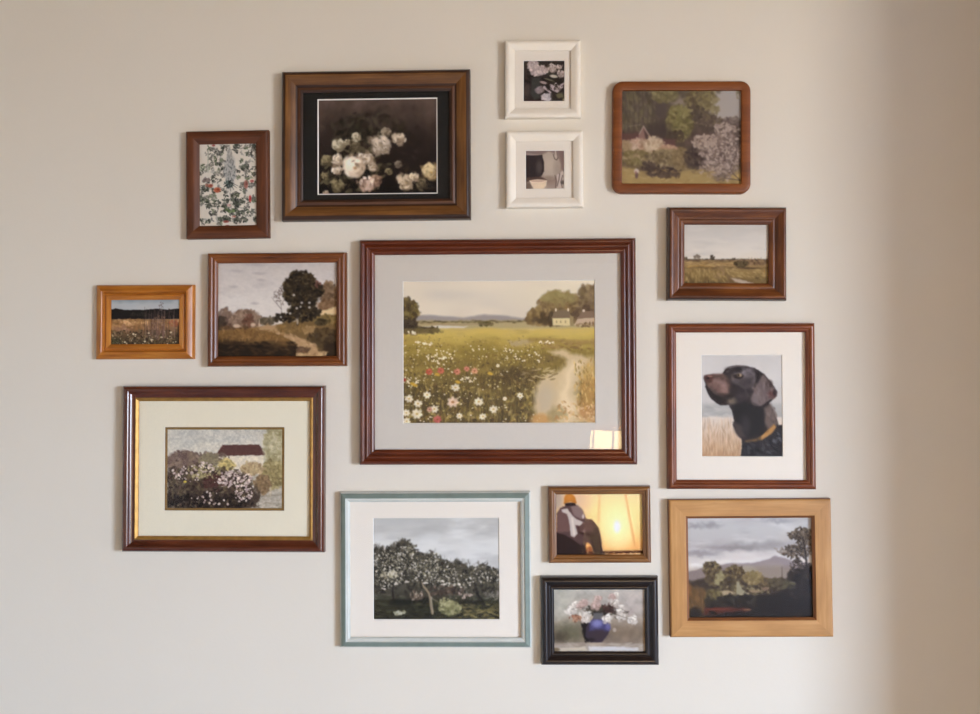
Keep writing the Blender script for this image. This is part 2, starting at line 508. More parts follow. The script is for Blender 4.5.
def paint_blossom():
    A = Art(28, 28, 880, 688, 7.21, 13)
    A.vgrad([(28, (92, 84, 72)), (200, (84, 76, 64)), (350, (74, 60, 56)), (500, (96, 82, 66)), (560, (120, 104, 72)), (610, (168, 144, 88)), (688, (158, 134, 80))], 24, 90)
    A.tex(40, 60, 0.2)
    g = [(86, 80, 62), (104, 98, 72), (72, 64, 56), (118, 110, 78), (92, 82, 76)]
    A.field(28, 28, 300, 300, 240, g, 22, 0.5, 0.5, rot=1.4)
    for x in range(50, 300, 32):
        A.stroke([(x, 40), (x + 10, 170), (x + 4, 310)], 6, (66, 56, 52), 0.5, 5)
    A.ell(440, 120, 55, 40, (142, 130, 122), 0.9, 0.9, 14)
    A.ell(310, 160, 50, 90, (76, 66, 66), 0.8, 0.8, 16)
    A.bush(340, 70, 90, 44, [(112, 106, 74), (128, 120, 82), (98, 92, 64)], 120, 14)
    A.bush(600, 110, 115, 100, [(108, 98, 68), (126, 116, 78), (90, 80, 62), (136, 126, 84)], 220, 15)
    A.leaves(560, 210, 80, 70, 90, [(82, 72, 62), (96, 86, 66), (70, 60, 56)], 16)
    A.stroke([(530, 60), (545, 160), (560, 300)], 7, (72, 60, 54), 0.6, 5)
    A.poly([(705, 40), (780, 24), (890, 24), (890, 235), (800, 240), (720, 245), (660, 190), (690, 130)], (170, 166, 166), 16, 14, 40)
    A.leaves(855, 55, 25, 30, 20, [(120, 112, 90), (140, 132, 110)], 9)
    A.leaves(690, 130, 30, 80, 40, [(120, 112, 80), (138, 130, 96)], 12)
    A.leaves(660, 250, 90, 40, 90, [(92, 80, 70), (108, 96, 76), (80, 68, 62)], 13)
    A.leaves(820, 245, 70, 26, 60, [(110, 98, 96), (96, 84, 84), (124, 112, 108)], 12)
    A.bush(440, 260, 88, 120, [(104, 98, 58), (120, 114, 64), (90, 82, 52), (132, 124, 76)], 260, 14)
    A.leaves(450, 180, 70, 40, 60, [(138, 130, 82), (124, 118, 70)], 12)
    A.leaves(420, 350, 60, 40, 60, [(78, 66, 50), (66, 56, 46)], 14)
    A.ell(290, 310, 90, 60, (62, 52, 50), 0.85, 0.8, 14)
    A.poly([(28, 330), (150, 328), (240, 358), (420, 378), (405, 445), (28, 420)], (92, 62, 60), 6, 8, 30)
    A.poly([(188, 278), (240, 368), (232, 400), (150, 400), (152, 345)], (138, 104, 98), 4, 2)
    A.poly([(188, 300), (240, 372), (205, 380)], (72, 54, 54), 4)
    A.stroke([(158, 335), (188, 278), (242, 366)], 6, (176, 162, 152), 0.9, 4)
    A.stroke([(80, 282), (165, 268)], 4, (140, 128, 118), 0.6, 4)
    pk = [(186, 158, 138), (168, 138, 116), (204, 182, 160), (150, 124, 100), (190, 150, 130)]
    A.bush(140, 425, 90, 55, pk, 130, 13)
    A.bush(265, 420, 70, 62, [(196, 176, 150), (176, 150, 124), (210, 192, 166)], 120, 13)
    A.bush(60, 420, 36, 40, [(160, 138, 104), (140, 118, 90)], 40, 12)
    A.bush(370, 460, 75, 50, [(180, 140, 116), (160, 130, 96), (190, 158, 130)], 90, 12)
    A.bush(140, 500, 100, 52, [(122, 110, 66), (138, 124, 78), (108, 94, 60), (160, 140, 108)], 130, 14)
    A.bush(330, 520, 130, 75, [(132, 116, 82), (116, 100, 70), (150, 134, 100), (98, 84, 62)], 220, 14)
    A.bush(450, 500, 55, 75, [(124, 106, 72), (110, 92, 64), (140, 120, 84)], 100, 13)
    A.leaves(300, 600, 150, 34, 120, [(60, 48, 46), (74, 60, 54), (52, 42, 42)], 16, 0.5, 0.7)
    A.leaves(220, 560, 44, 36, 50, [(64, 52, 48), (80, 66, 58)], 14)
    A.ell(560, 510, 75, 70, (62, 50, 48), 0.9, 0.8, 20)
    A.leaves(560, 500, 75, 80, 90, [(66, 54, 50), (84, 70, 60), (54, 44, 44)], 14)
    # blossom tree
    A.ell(740, 470, 140, 170, (112, 98, 94), 0.9, 0.5, 40, 60)
    A.leaves(740, 460, 150, 180, 420, [(172, 154, 148), (150, 132, 126), (104, 90, 86), (190, 174, 166), (124, 106, 100), (86, 72, 70)], 12, 0.5, 0.75)
    A.leaves(610, 390, 90, 50, 80, [(180, 162, 150), (164, 146, 136)], 12, 0.5)
    A.leaves(770, 295, 90, 36, 60, [(176, 160, 152), (150, 134, 128)], 11, 0.5)
    A.leaves(660, 590, 90, 40, 70, [(176, 158, 146), (140, 122, 112)], 11, 0.5)
    for p in [[(880, 665), (820, 610), (780, 540), (720, 470)], [(800, 570), (840, 480), (850, 400)], [(760, 520), (690, 500), (640, 460)], [(870, 655), (760, 640), (700, 660)]]:
        A.stroke(p, 9, (72, 58, 56), 0.75, 5, 3)
    A.leaves(740, 440, 130, 150, 120, [(184, 168, 160), (160, 142, 136)], 9, 0.5, 0.8)
    # lawn
    A.poly([(28, 560), (120, 575), (230, 625), (400, 640), (470, 600), (560, 600), (680, 640), (700, 688), (28, 688)], (168, 144, 88), 10, 10, 40, 0.85)
    A.field(28, 580, 680, 688, 90, [(178, 154, 98), (156, 130, 78), (186, 164, 110)], 18, 0.3, 0.5, rot=0)
    A.leaves(330, 622, 110, 16, 50, [(86, 70, 58), (74, 60, 54)], 14, 0.4, 0.6)
    A.dab(140, 592, 18, 18, (216, 202, 196), 0.9)
    A.dab(140, 622, 11, 22, (96, 70, 76), 0.9)
    A.dab(134, 602, 6, 12, (150, 100, 104), 0.8)
    A.tint((100, 84, 74), 0.24)
    A.soften(3)
    return A


def paint_lane():
    A = Art(28, 38, 842, 690, 7.0, 14)
    A.vgrad([(38, (180, 173, 171)), (150, (190, 183, 181)), (300, (200, 194, 191)), (420, (204, 197, 192))], 20, 100)
    A.blend(np.clip(A.noise(160, 60) - 0.1, 0, 1) * 0.5, (168, 160, 160))
    for x, y, w in [(160, 98, 40), (290, 55, 60), (135, 205, 26), (310, 115, 40), (320, 160, 26), (280, 320, 24)]:
        A.dab(x, y, w, 9, (158, 150, 152), 0.55, 0.05, 1.2)
    A.tex(18, 10, 0.025)
    G = A.grad([(440, (128, 100, 62)), (490, (140, 108, 64)), (530, (112, 82, 46)), (590, (84, 60, 34)), (640, (44, 33, 24)), (690, (26, 21, 18))], 14, 60)
    A.blend(np.clip((A.Y - 470 + A.noise(80, 60) * 8) / 12, 0, 1), G)
    # grove on the left
    A.bush(85, 430, 52, 66, [(122, 100, 88), (138, 114, 98), (100, 80, 70)], 110, 13)
    A.bush(215, 425, 105, 58, [(126, 102, 86), (142, 118, 100), (106, 84, 70), (150, 124, 104)], 200, 13)
    A.bush(50, 455, 36, 44, [(66, 56, 48), (80, 66, 56)], 50, 12)
    A.leaves(235, 440, 34, 44, 40, [(112, 76, 60), (98, 70, 56)], 12)
    A.bush(370, 440, 60, 26, [(92, 82, 66), (78, 68, 54), (104, 92, 72)], 60, 11)
    A.leaves(150, 488, 110, 10, 50, [(90, 66, 46), (110, 82, 56)], 10)
    for x, y, w in [(160, 475, 24), (270, 466, 17), (312, 468, 7)]:
        A.dab(x, y, w, 12, (206, 180, 156), 0.95)
    A.dab(312, 450, 4, 26, (196, 172, 150), 0.8)
    # bank on the right
    A.poly([(400, 480), (500, 440), (640, 430), (720, 400), (850, 390), (850, 690), (700, 640), (560, 560), (420, 505)], (116, 92, 56), 8, 12, 40)
    A.bush(780, 260, 62, 78, [(120, 96, 72), (138, 112, 86), (98, 78, 60)], 140, 13)
    A.bush(770, 340, 70, 40, [(128, 98, 70), (110, 84, 60)], 80, 12)
    A.poly([(720, 372), (842, 350), (842, 400), (725, 412)], (206, 178, 134), 8, 8, 30)
    A.leaves(760, 440, 80, 34, 90, [(124, 104, 62), (96, 80, 50), (140, 116, 70)], 13)
    A.leaves(730, 455, 36, 20, 40, [(62, 52, 34), (74, 62, 40)], 12)
    A.bush(650, 500, 50, 22, [(150, 120, 78), (168, 138, 92)], 40, 12)
    A.bush(760, 560, 110, 60, [(72, 58, 38), (58, 46, 32), (92, 74, 46)], 160, 15)
    A.field(430, 470, 620, 520, 70, [(132, 104, 60), (112, 88, 52), (150, 118, 70)], 12, 0.5)
    A.ell(800, 640, 70, 50, (40, 31, 24), 0.9, 0.7, 14)
    # path
    A.poly([(300, 500), (370, 465), (420, 470), (430, 505), (520, 535), (620, 570), (690, 605), (700, 640), (780, 660), (740, 690), (540, 690), (590, 640), (570, 600), (500, 550), (410, 520), (360, 512)], (178, 144, 104), 6, 10, 30)
    A.field(430, 510, 700, 640, 90, [(190, 156, 116), (160, 126, 92), (204, 172, 132)], 12, 0.4, 0.6, rot=0.5, inside=lambda x, y: abs((y - 500) - (x - 420) * 0.5) < 34)
    A.field(540, 660, 760, 690, 40, [(206, 178, 126), (150, 118, 84), (216, 190, 146)], 10, 0.5)
    A.leaves(590, 640, 60, 14, 40, [(110, 84, 62), (90, 68, 52)], 12)
    # field and shadowed foreground left
    A.poly([(28, 505), (240, 500), (390, 520), (500, 560), (550, 600), (540, 660), (28, 660)], (124, 92, 52), 8, 8, 40)
    A.blend(np.clip((A.Y - 560 + A.noise(60, 20) * 16 - np.clip(A.X - 300, -200, 260) * 0.08) / 70, 0, 1) * (A.X < 560), (34, 27, 21))
    A.field(28, 505, 480, 570, 160, [(142, 106, 60), (112, 84, 46), (156, 120, 72), (98, 72, 42)], 15, 0.3, 0.5)
    A.field(28, 585, 560, 690, 150, [(40, 31, 23), (62, 46, 29), (26, 21, 18), (78, 56, 33)], 18, 0.35, 0.5, rot=0.1)
    # thin tree and big tree
    for p in [[(465, 430), (460, 340), (440, 240)], [(460, 360), (410, 300), (395, 280)], [(462, 330), (490, 270)]]:
        A.stroke(p, 6, (120, 104, 96), 0.7, 4, 2)
    A.leaves(450, 270, 40, 60, 50, [(124, 110, 104), (104, 90, 84)], 7, 0.5, 0.6)
    dk = [(52, 43, 31), (42, 35, 27), (66, 55, 38), (36, 30, 25), (80, 66, 44)]
    for c in [(590, 190, 96, 84), (560, 150, 50, 46), (645, 160, 42, 44), (640, 250, 90, 70), (540, 270, 62, 60), (510, 205, 34, 46), (690, 230, 48, 50), (610, 330, 80, 50), (545, 375, 40, 26), (650, 380, 70, 34)]:
        A.bush(*c, dk, int(c[2] * 1.4), 12, 10)
    A.leaves(490, 420, 70, 30, 70, dk, 11)
    A.leaves(600, 420, 100, 22, 70, dk + [(96, 76, 46)], 12)
    for x, y in [(598, 318), (650, 318), (588, 345), (565, 355), (520, 390), (650, 350), (545, 265)]:
        A.dab(x, y, 9, 8, (186, 178, 172), 0.85)
    A.stroke([(570, 465), (572, 400), (588, 300)], 15, (54, 46, 38), 0.9, 5, 8)
    A.dab(570, 447, 7, 20, (170, 156, 138), 0.9)
    A.leaves(705, 190, 18, 22, 16, [(110, 70, 62), (90, 66, 56)], 8)
    A.tint((110, 80, 52), 0.14, 440)
    A.soften(2)
    return A


def paint_hedge():
    # a plain flowering hedge with a low barn and a tree
    A = Art(55, 42, 918, 640, 7.54, 15)
    A.vgrad([(42, (182, 178, 170)), (140, (190, 186, 176)), (300, (196, 190, 178)), (640, (120, 110, 96))], 20, 100)
    A.blend(np.clip(A.noise(150, 60), 0, 1) * 0.5, (164, 164, 162))
    A.blend(np.clip(A.noise(130, 50) - 0.1, 0, 1) * 0.5, (206, 200, 188))
    A.poly([(430, 240), (780, 232), (780, 380), (430, 380)], (206, 196, 178), 5, 3)
    A.poly([(470, 160), (745, 158), (800, 238), (415, 244)], (92, 62, 58), 5, 4)
    A.leaves(300, 260, 220, 36, 120, [(120, 104, 94), (104, 88, 80), (136, 122, 104)], 16)
    A.bush(180, 290, 130, 80, [(112, 92, 84), (98, 78, 72), (128, 108, 92)], 170, 16)
    A.bush(370, 280, 70, 50, [(128, 118, 96), (110, 100, 82), (140, 128, 100)], 90, 14)
    A.bush(860, 180, 84, 170, [(172, 164, 132), (156, 146, 110), (186, 178, 150), (140, 130, 92)], 240, 16, a=0.5)
    A.bush(850, 380, 90, 110, [(146, 132, 90), (164, 150, 106), (126, 112, 76)], 170, 15)
    A.bush(500, 310, 60, 44, [(196, 176, 112), (176, 156, 96), (150, 136, 92)], 60, 13)
    A.bush(690, 340, 80, 50, [(170, 146, 110), (150, 126, 96), (186, 164, 124)], 90, 13)
    A.bush(770, 460, 60, 70, [(126, 104, 76), (144, 116, 84), (110, 88, 66)], 90, 13)
    A.poly([(700, 560), (918, 540), (918, 640), (680, 640)], (164, 156, 144), 8, 8, 40)
    A.field(720, 550, 918, 640, 60, [(178, 170, 158), (140, 132, 120)], 14, 0.3, 0.6, rot=0)
    A.poly([(55, 340), (160, 330), (300, 320), (480, 350), (640, 390), (710, 470), (740, 560), (740, 645), (50, 645)], (74, 60, 52), 12, 26, 50)
    A.leaves(350, 480, 340, 160, 700, [(84, 72, 56), (62, 50, 42), (100, 88, 66), (48, 38, 34), (92, 70, 62), (112, 98, 74)], 15, 0.5, 0.7)
    A.leaves(350, 590, 330, 60, 260, [(40, 32, 30), (54, 44, 38), (34, 28, 28)], 16, 0.5, 0.75)
    A.leaves(420, 440, 90, 60, 50, [(84, 52, 48), (70, 44, 42)], 16)
    A.leaves(330, 360, 130, 50, 70, [(176, 164, 120), (150, 140, 100), (128, 118, 84)], 12)
    for cx, cy, rx, ry, n in [(560, 420, 140, 60, 130), (640, 500, 70, 80, 60), (200, 380, 130, 60, 40), (420, 560, 250, 50, 26), (330, 330, 80, 40, 30)]:
        A.leaves(cx, cy, rx, ry, n, [(204, 188, 180), (186, 166, 160), (216, 202, 192), (170, 150, 150)], 8, 0.8, 0.85)
    A.dab(190, 440, 12, 9, (206, 184, 70), 0.9)
    A.dab(830, 515, 9, 40, (186, 170, 146), 0.6)
    A.tex(14, 14, 0.08)
    return A


def paint_orchard():
    A = Art(20, 30, 842, 685, 6.49, 16)
    A.vgrad([(30, (172, 172, 172)), (110, (180, 180, 180)), (200, (194, 195, 196)), (330, (200, 201, 203))], 22, 110)
    A.blend(np.clip(A.noise(220, 60), 0, 1) * 0.6, (156, 156, 157))
    A.blend(np.clip(A.noise(200, 60) - 0.1, 0, 1) * 0.6, (208, 209, 211))
    G = A.grad([(480, (84, 82, 72)), (560, (58, 57, 42)), (620, (62, 60, 40)), (685, (56, 52, 40))], 12, 60)
    A.blend(np.clip((A.Y - 480) / 60, 0, 1), G)
    A.field(20, 500, 842, 560, 90, [(120, 118, 108), (84, 82, 70), (150, 146, 134)], 14, 0.3, 0.5, rot=0)
    dk = [(58, 54, 44), (46, 43, 36), (74, 69, 56), (38, 36, 31), (92, 87, 72)]
    top = [(20, 215), (80, 225), (150, 205), (215, 175), (270, 215), (330, 270), (410, 255), (450, 290), (520, 320), (590, 310), (640, 330), (720, 340), (842, 380)]
    A.poly(top + [(842, 520), (700, 545), (540, 530), (330, 560), (20, 520)], (66, 61, 50), 10, 30, 40, 0.9)
    for cx, cy, rx, ry, n in [(110, 340, 120, 120, 380), (225, 260, 80, 80, 150), (400, 370, 120, 100, 360), (560, 410, 100, 90, 260), (740, 430, 120, 90, 320), (300, 420, 90, 80, 180), (60, 430, 70, 80, 140)]:
        A.leaves(cx, cy, rx, ry, n, dk, 11, 0.5, 0.65, 1.05)
    for i in range(60):
        k = A.rng.randint(len(top) - 1)
        t = A.rng.rand()
        x = top[k][0] * (1 - t) + top[k + 1][0] * t
        y = top[k][1] * (1 - t) + top[k + 1][1] * t
        A.stroke([(x, y + 40), (x + A.rng.randn() * 12, y - 10 - 22 * A.rng.rand())], 5, (88, 82, 72), 0.55, 4, 1.5)
    lt = [(204, 198, 188), (178, 172, 160), (222, 216, 208), (150, 144, 126), (142, 134, 106), (124, 118, 102)]
    for cx, cy, rx, ry, n in [(110, 330, 110, 105, 190), (230, 310, 75, 90, 120), (350, 370, 95, 85, 170), (480, 415, 95, 75, 130), (590, 440, 75, 65, 90), (740, 400, 100, 50, 60), (120, 430, 110, 50, 80), (250, 240, 50, 50, 40), (420, 290, 50, 30, 30)]:
        A.leaves(cx, cy, rx, ry, n, lt, 6, 0.65, 0.7, jit=12)
        A.leaves(cx, cy, rx, ry, n // 2, dk, 7, 0.45, 0.7)
    A.leaves(130, 395, 60, 24, 44, [(196, 188, 168), (170, 162, 138), (140, 132, 110)], 9, 0.6)
    for x, y in [(360, 455), (475, 460), (580, 460), (610, 475), (95, 488), (165, 458), (310, 410), (240, 445)]:
        for _ in range(4):
            A.dab(x + A.rng.randn() * 8, y + A.rng.randn() * 5, 8, 5, A.pick([(206, 198, 190)], 10), 0.8)
    for _ in range(40):
        x, y = 40 + 780 * A.rng.rand(), 300 + 190 * A.rng.rand()
        A.stroke([(x, y), (x + A.rng.randn() * 30, y - 14 - 22 * A.rng.rand())], 4.5, (50, 46, 38), 0.6, 4, 2)
    A.field(20, 470, 842, 540, 60, [(70, 66, 56), (48, 45, 38)], 13, 0.5, 0.6)
    A.leaves(480, 500, 130, 34, 70, [(84, 70, 60), (100, 82, 70), (66, 54, 46)], 10)
    # the ground, trunks
    A.poly([(20, 560), (180, 555), (400, 580), (600, 575), (842, 590), (842, 690), (20, 690)], (52, 51, 37), 8, 12, 40, 0.9)
    A.field(20, 570, 842, 685, 200, [(64, 63, 44), (44, 43, 32), (82, 78, 54), (36, 35, 28)], 18, 0.3, 0.6, rot=0)
    A.field(20, 640, 842, 690, 70, [(30, 29, 25), (44, 40, 32)], 18, 0.3, 0.5, rot=0)
    A.field(580, 590, 842, 690, 90, [(118, 108, 66), (92, 84, 54), (136, 122, 80)], 15, 0.35, 0.6, rot=0)
    A.poly([(130, 560), (380, 545), (390, 580), (130, 590)], (34, 33, 28), 8, 8, 30, 0.8)
    A.poly([(540, 565), (740, 560), (740, 585), (560, 590)], (36, 34, 28), 8, 8, 30, 0.7)
    A.bush(520, 610, 66, 46, [(112, 110, 74), (136, 134, 96), (92, 90, 62), (158, 154, 116)], 110, 11)
    A.leaves(490, 580, 40, 30, 40, [(168, 164, 128), (146, 142, 104)], 8)
    A.leaves(192, 642, 34, 14, 30, [(176, 174, 156), (130, 128, 102)], 9)
    A.leaves(300, 530, 46, 34, 60, [(130, 112, 96), (92, 76, 64), (170, 156, 142), (70, 58, 50)], 8)
    A.stroke([(325, 440), (345, 470), (368, 495), (384, 520), (391, 555), (395, 600), (405, 648)], 13, (140, 126, 104), 0.95, 5, 15)
    A.stroke([(398, 545), (410, 640)], 5, (196, 182, 160), 0.7, 4)
    A.stroke([(395, 540), (412, 556), (440, 570)], 6, (176, 164, 150), 0.7, 5, 3)
    for p, w in [([(335, 470), (320, 420), (270, 380)], 10), ([(740, 585), (705, 530), (685, 480)], 16), ([(150, 560), (145, 500), (150, 450)], 14), ([(620, 560), (618, 500)], 14), ([(545, 520), (560, 470)], 9)]:
        A.stroke(p, w, (40, 36, 31), 0.9, 5, w * 0.5)
    A.field(560, 510, 680, 550, 20, [(196, 176, 164), (150, 132, 120)], 9, 0.6)
    A.field(740, 510, 842, 540, 20, [(150, 142, 136), (110, 104, 98)], 9, 0.4)
    A.soften(2)
    return A


def paint_valley():
    A = Art(32, 35, 850, 688, 6.607, 17)
    A.vgrad([(35, (166, 164, 168)), (100, (172, 172, 175)), (180, (170, 168, 170)), (240, (158, 152, 154)), (290, (184, 178, 176)), (340, (196, 190, 186)), (420, (160, 146, 144))], 20, 130)
    A.blend(np.clip(A.noise(190, 60), 0, 1) * 0.65, (146, 143, 148))
    A.blend(np.clip(A.noise(210, 55) - 0.05, 0, 1) * 0.6, (200, 200, 203))
    for x, y, w, h, c in [(80, 92, 46, 14, (128, 124, 130)), (190, 92, 62, 18, (126, 122, 128)), (110, 270, 110, 20, (128, 120, 124)), (300, 240, 120, 16, (132, 124, 128)), (430, 230, 110, 24, (128, 124, 126)), (600, 215, 60, 20, (140, 136, 138)), (640, 62, 80, 14, (140, 140, 148)), (430, 280, 130, 24, (196, 190, 190)), (90, 360, 70, 14, (214, 212, 212)), (250, 325, 90, 14, (200, 196, 194)), (380, 305, 100, 14, (188, 180, 178))]:
        A.ell(x, y, w, h, c, 0.65, 1.2, 14, 40)
    A.poly([(32, 395), (120, 370), (250, 345), (300, 335), (480, 332), (560, 310), (610, 292), (670, 300), (740, 330), (850, 340), (850, 480), (32, 490)], (136, 124, 126), 6, 5, 40)
    A.poly([(360, 370), (520, 350), (640, 345), (720, 390), (700, 470), (360, 470)], (150, 138, 128), 18, 14, 50, 0.7)
    A.ell(420, 375, 60, 22, (166, 158, 138), 0.7, 0.9, 8)
    A.poly([(32, 450), (160, 430), (260, 440), (560, 440), (720, 430), (850, 420), (850, 690), (32, 690)], (58, 48, 38), 10, 10, 40)
    ol = [(112, 98, 62), (92, 78, 50), (76, 62, 42), (132, 118, 78), (64, 52, 38)]
    A.bush(195, 375, 54, 50, ol, 130, 12)
    A.bush(200, 430, 46, 46, [(84, 70, 46), (104, 92, 60), (66, 54, 38)], 80, 12)
    A.bush(255, 435, 36, 44, [(140, 132, 92), (120, 112, 76), (156, 148, 106)], 70, 11)
    A.bush(340, 410, 62, 58, ol, 150, 12)
    A.leaves(320, 470, 60, 40, 70, [(60, 50, 36), (74, 62, 44)], 13)
    A.bush(460, 430, 60, 40, [(124, 108, 68), (104, 88, 56), (146, 128, 82)], 110, 12)
    A.bush(540, 460, 40, 30, ol, 60, 11)
    A.leaves(465, 405, 18, 16, 20, [(128, 112, 70)], 10)
    A.bush(620, 470, 60, 34, [(70, 62, 44), (90, 82, 56), (52, 44, 34)], 90, 12)
    A.field(230, 480, 560, 545, 120, [(120, 112, 80), (92, 82, 58), (70, 60, 44), (150, 138, 100)], 12, 0.5)
    A.dab(285, 525, 54, 14, (178, 160, 128), 0.9)
    A.dab(395, 532, 40, 9, (184, 172, 144), 0.9)
    A.dab(470, 515, 34, 10, (156, 134, 104), 0.8)
    A.poly([(355, 455), (368, 450), (390, 500), (420, 530), (350, 535)], (150, 146, 120), 5, 3)
    A.dab(540, 500, 26, 10, (140, 112, 92), 0.8)
    A.bush(200, 540, 46, 36, [(120, 112, 66), (98, 90, 54), (80, 70, 46)], 60, 12)
    A.poly([(32, 470), (60, 485), (150, 500), (155, 610), (130, 660), (60, 640), (32, 660)], (104, 76, 38), 10, 10, 30, 0.9)
    A.field(40, 490, 150, 640, 60, [(120, 88, 42), (82, 62, 34), (140, 100, 52)], 14, 0.3, 0.5, rot=1.57)
    A.ell(45, 500, 14, 40, (150, 96, 52), 0.6, 0.9)  # orange reflection at the left edge, painted into the print
    # dark right tree and dark foreground
    A.poly([(150, 590), (300, 560), (480, 540), (640, 520), (720, 470), (760, 400), (860, 330), (860, 690), (140, 690)], (28, 24, 23), 12, 14, 40)
    br = [(92, 78, 64), (74, 62, 52), (56, 47, 41), (112, 98, 82)]
    A.leaves(775, 155, 80, 42, 130, br, 11, 0.5, 0.75)
    A.leaves(735, 260, 90, 40, 120, br, 11, 0.5, 0.7)
    A.leaves(800, 220, 50, 90, 110, br, 11, 0.5, 0.7)
    A.leaves(640, 255, 36, 20, 20, [(130, 118, 108)], 8, 0.5, 0.6)
    A.leaves(770, 350, 70, 40, 50, [(70, 58, 50), (50, 42, 38)], 11, 0.5, 0.7)
    A.stroke([(860, 520), (815, 400), (805, 280), (790, 170)], 22, (44, 36, 32), 0.9, 6, 6)
    A.stroke([(812, 320), (760, 270), (690, 250)], 9, (58, 48, 42), 0.8, 5, 3)
    A.stroke([(800, 200), (750, 160), (700, 150)], 7, (66, 54, 46), 0.8, 5, 3)
    A.leaves(760, 430, 70, 50, 130, [(40, 34, 30), (52, 44, 37), (30, 26, 25)], 15)
    A.leaves(780, 500, 90, 80, 120, [(32, 28, 26), (40, 34, 31), (26, 23, 22)], 17)
    A.leaves(690, 480, 46, 30, 26, [(84, 80, 56), (64, 60, 44)], 11)
    A.stroke([(650, 470), (650, 360)], 7, (70, 60, 52), 0.8, 5, 3)
    A.leaves(330, 580, 190, 36, 120, [(34, 31, 27), (48, 44, 34), (28, 25, 23)], 15)
    A.ell(85, 655, 40, 40, (28, 24, 22), 0.9, 0.6, 8)
    A.poly([(140, 622), (300, 615), (440, 628), (440, 645), (300, 655), (160, 680), (130, 660)], (88, 38, 26), 8, 6, 30, 0.9)  # reddish reflection streak, painted into the print
    A.dab(420, 634, 26, 6, (150, 110, 80), 0.7)
    A.dab(230, 630, 80, 8, (120, 52, 34), 0.7)
    A.field(150, 650, 850, 690, 70, [(24, 20, 19), (36, 27, 24)], 18, 0.4, 0.7, rot=0)
    A.tint((88, 66, 42), 0.2, 340)
    A.soften(2)
    return A


def paint_sitter():
    A = Art(45, 42, 925, 658, 10.2, 18, 2.7)
    Y, X = A.Y, A.X
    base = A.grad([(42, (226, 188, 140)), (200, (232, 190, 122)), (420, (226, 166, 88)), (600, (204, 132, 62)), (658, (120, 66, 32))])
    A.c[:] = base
    A.ell(660, 330, 260, 300, (246, 216, 150), 0.8, 1.6)  # warm lampshade glow, painted into the print's colour
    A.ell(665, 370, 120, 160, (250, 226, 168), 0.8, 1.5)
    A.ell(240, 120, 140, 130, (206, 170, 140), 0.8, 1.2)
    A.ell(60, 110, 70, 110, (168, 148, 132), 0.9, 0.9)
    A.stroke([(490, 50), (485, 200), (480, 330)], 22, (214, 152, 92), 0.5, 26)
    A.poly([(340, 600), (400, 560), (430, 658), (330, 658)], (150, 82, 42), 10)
    A.ell(662, 375, 34, 60, (255, 246, 226), 0.9, 0.8)  # the bulb's hot spot, painted in as well
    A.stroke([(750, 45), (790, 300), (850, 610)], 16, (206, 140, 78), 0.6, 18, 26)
    # dark plinth, dark line and bright strip below the glow
    A.poly([(330, 620), (925, 610), (925, 640), (330, 645)], (74, 38, 20), 8)
    A.field(540, 640, 925, 658, 30, [(240, 200, 140), (200, 130, 70)], 22, 0.3, 0.8, rot=0)
    A.poly([(45, 420), (290, 420), (350, 500), (345, 658), (45, 658)], (46, 29, 25), 8, 4)
    # the sitter seen from behind
    A.poly([(60, 430), (62, 250), (90, 195), (150, 165), (250, 155), (310, 200), (345, 270), (355, 300), (410, 305), (440, 340), (480, 390), (500, 480), (515, 600), (545, 658), (430, 658), (405, 560), (370, 530), (300, 560), (250, 520), (150, 460)], (84, 60, 58), 7, 4)
    A.poly([(60, 430), (62, 250), (100, 195), (180, 200), (190, 300), (200, 420)], (104, 76, 72), 9, 5)
    A.poly([(200, 175), (270, 160), (320, 210), (345, 280), (300, 300), (230, 260)], (122, 100, 98), 10, 4)
    A.poly([(270, 340), (410, 305), (470, 380), (490, 470), (515, 640), (545, 658), (440, 658), (410, 560), (375, 470), (280, 440)], (54, 34, 28), 8, 4)
    A.poly([(270, 345), (400, 305), (440, 370), (430, 430), (290, 430)], (92, 64, 58), 9, 5)
    A.poly([(110, 205), (165, 195), (225, 270), (260, 300), (330, 330), (290, 365), (245, 360), (268, 440), (235, 480), (200, 465), (185, 330), (165, 250), (115, 230)], (178, 166, 160), 6, 3)
    A.stroke([(215, 290), (225, 380), (235, 450)], 18, (206, 196, 188), 0.7, 14)
    A.dab(325, 275, 12, 24, (200, 186, 178), 0.8)
    A.dab(335, 418, 16, 10, (170, 140, 130), 0.7)
    A.poly([(140, 140), (250, 135), (250, 165), (150, 170)], (40, 24, 22), 7)
    A.poly([(132, 150), (138, 90), (155, 55), (190, 45), (225, 60), (250, 90), (262, 140), (250, 145), (200, 128), (150, 142)], (178, 108, 34), 7, 2)
    A.ell(190, 85, 40, 30, (200, 128, 46), 0.6, 1.2)
    A.soften(2)
    return A


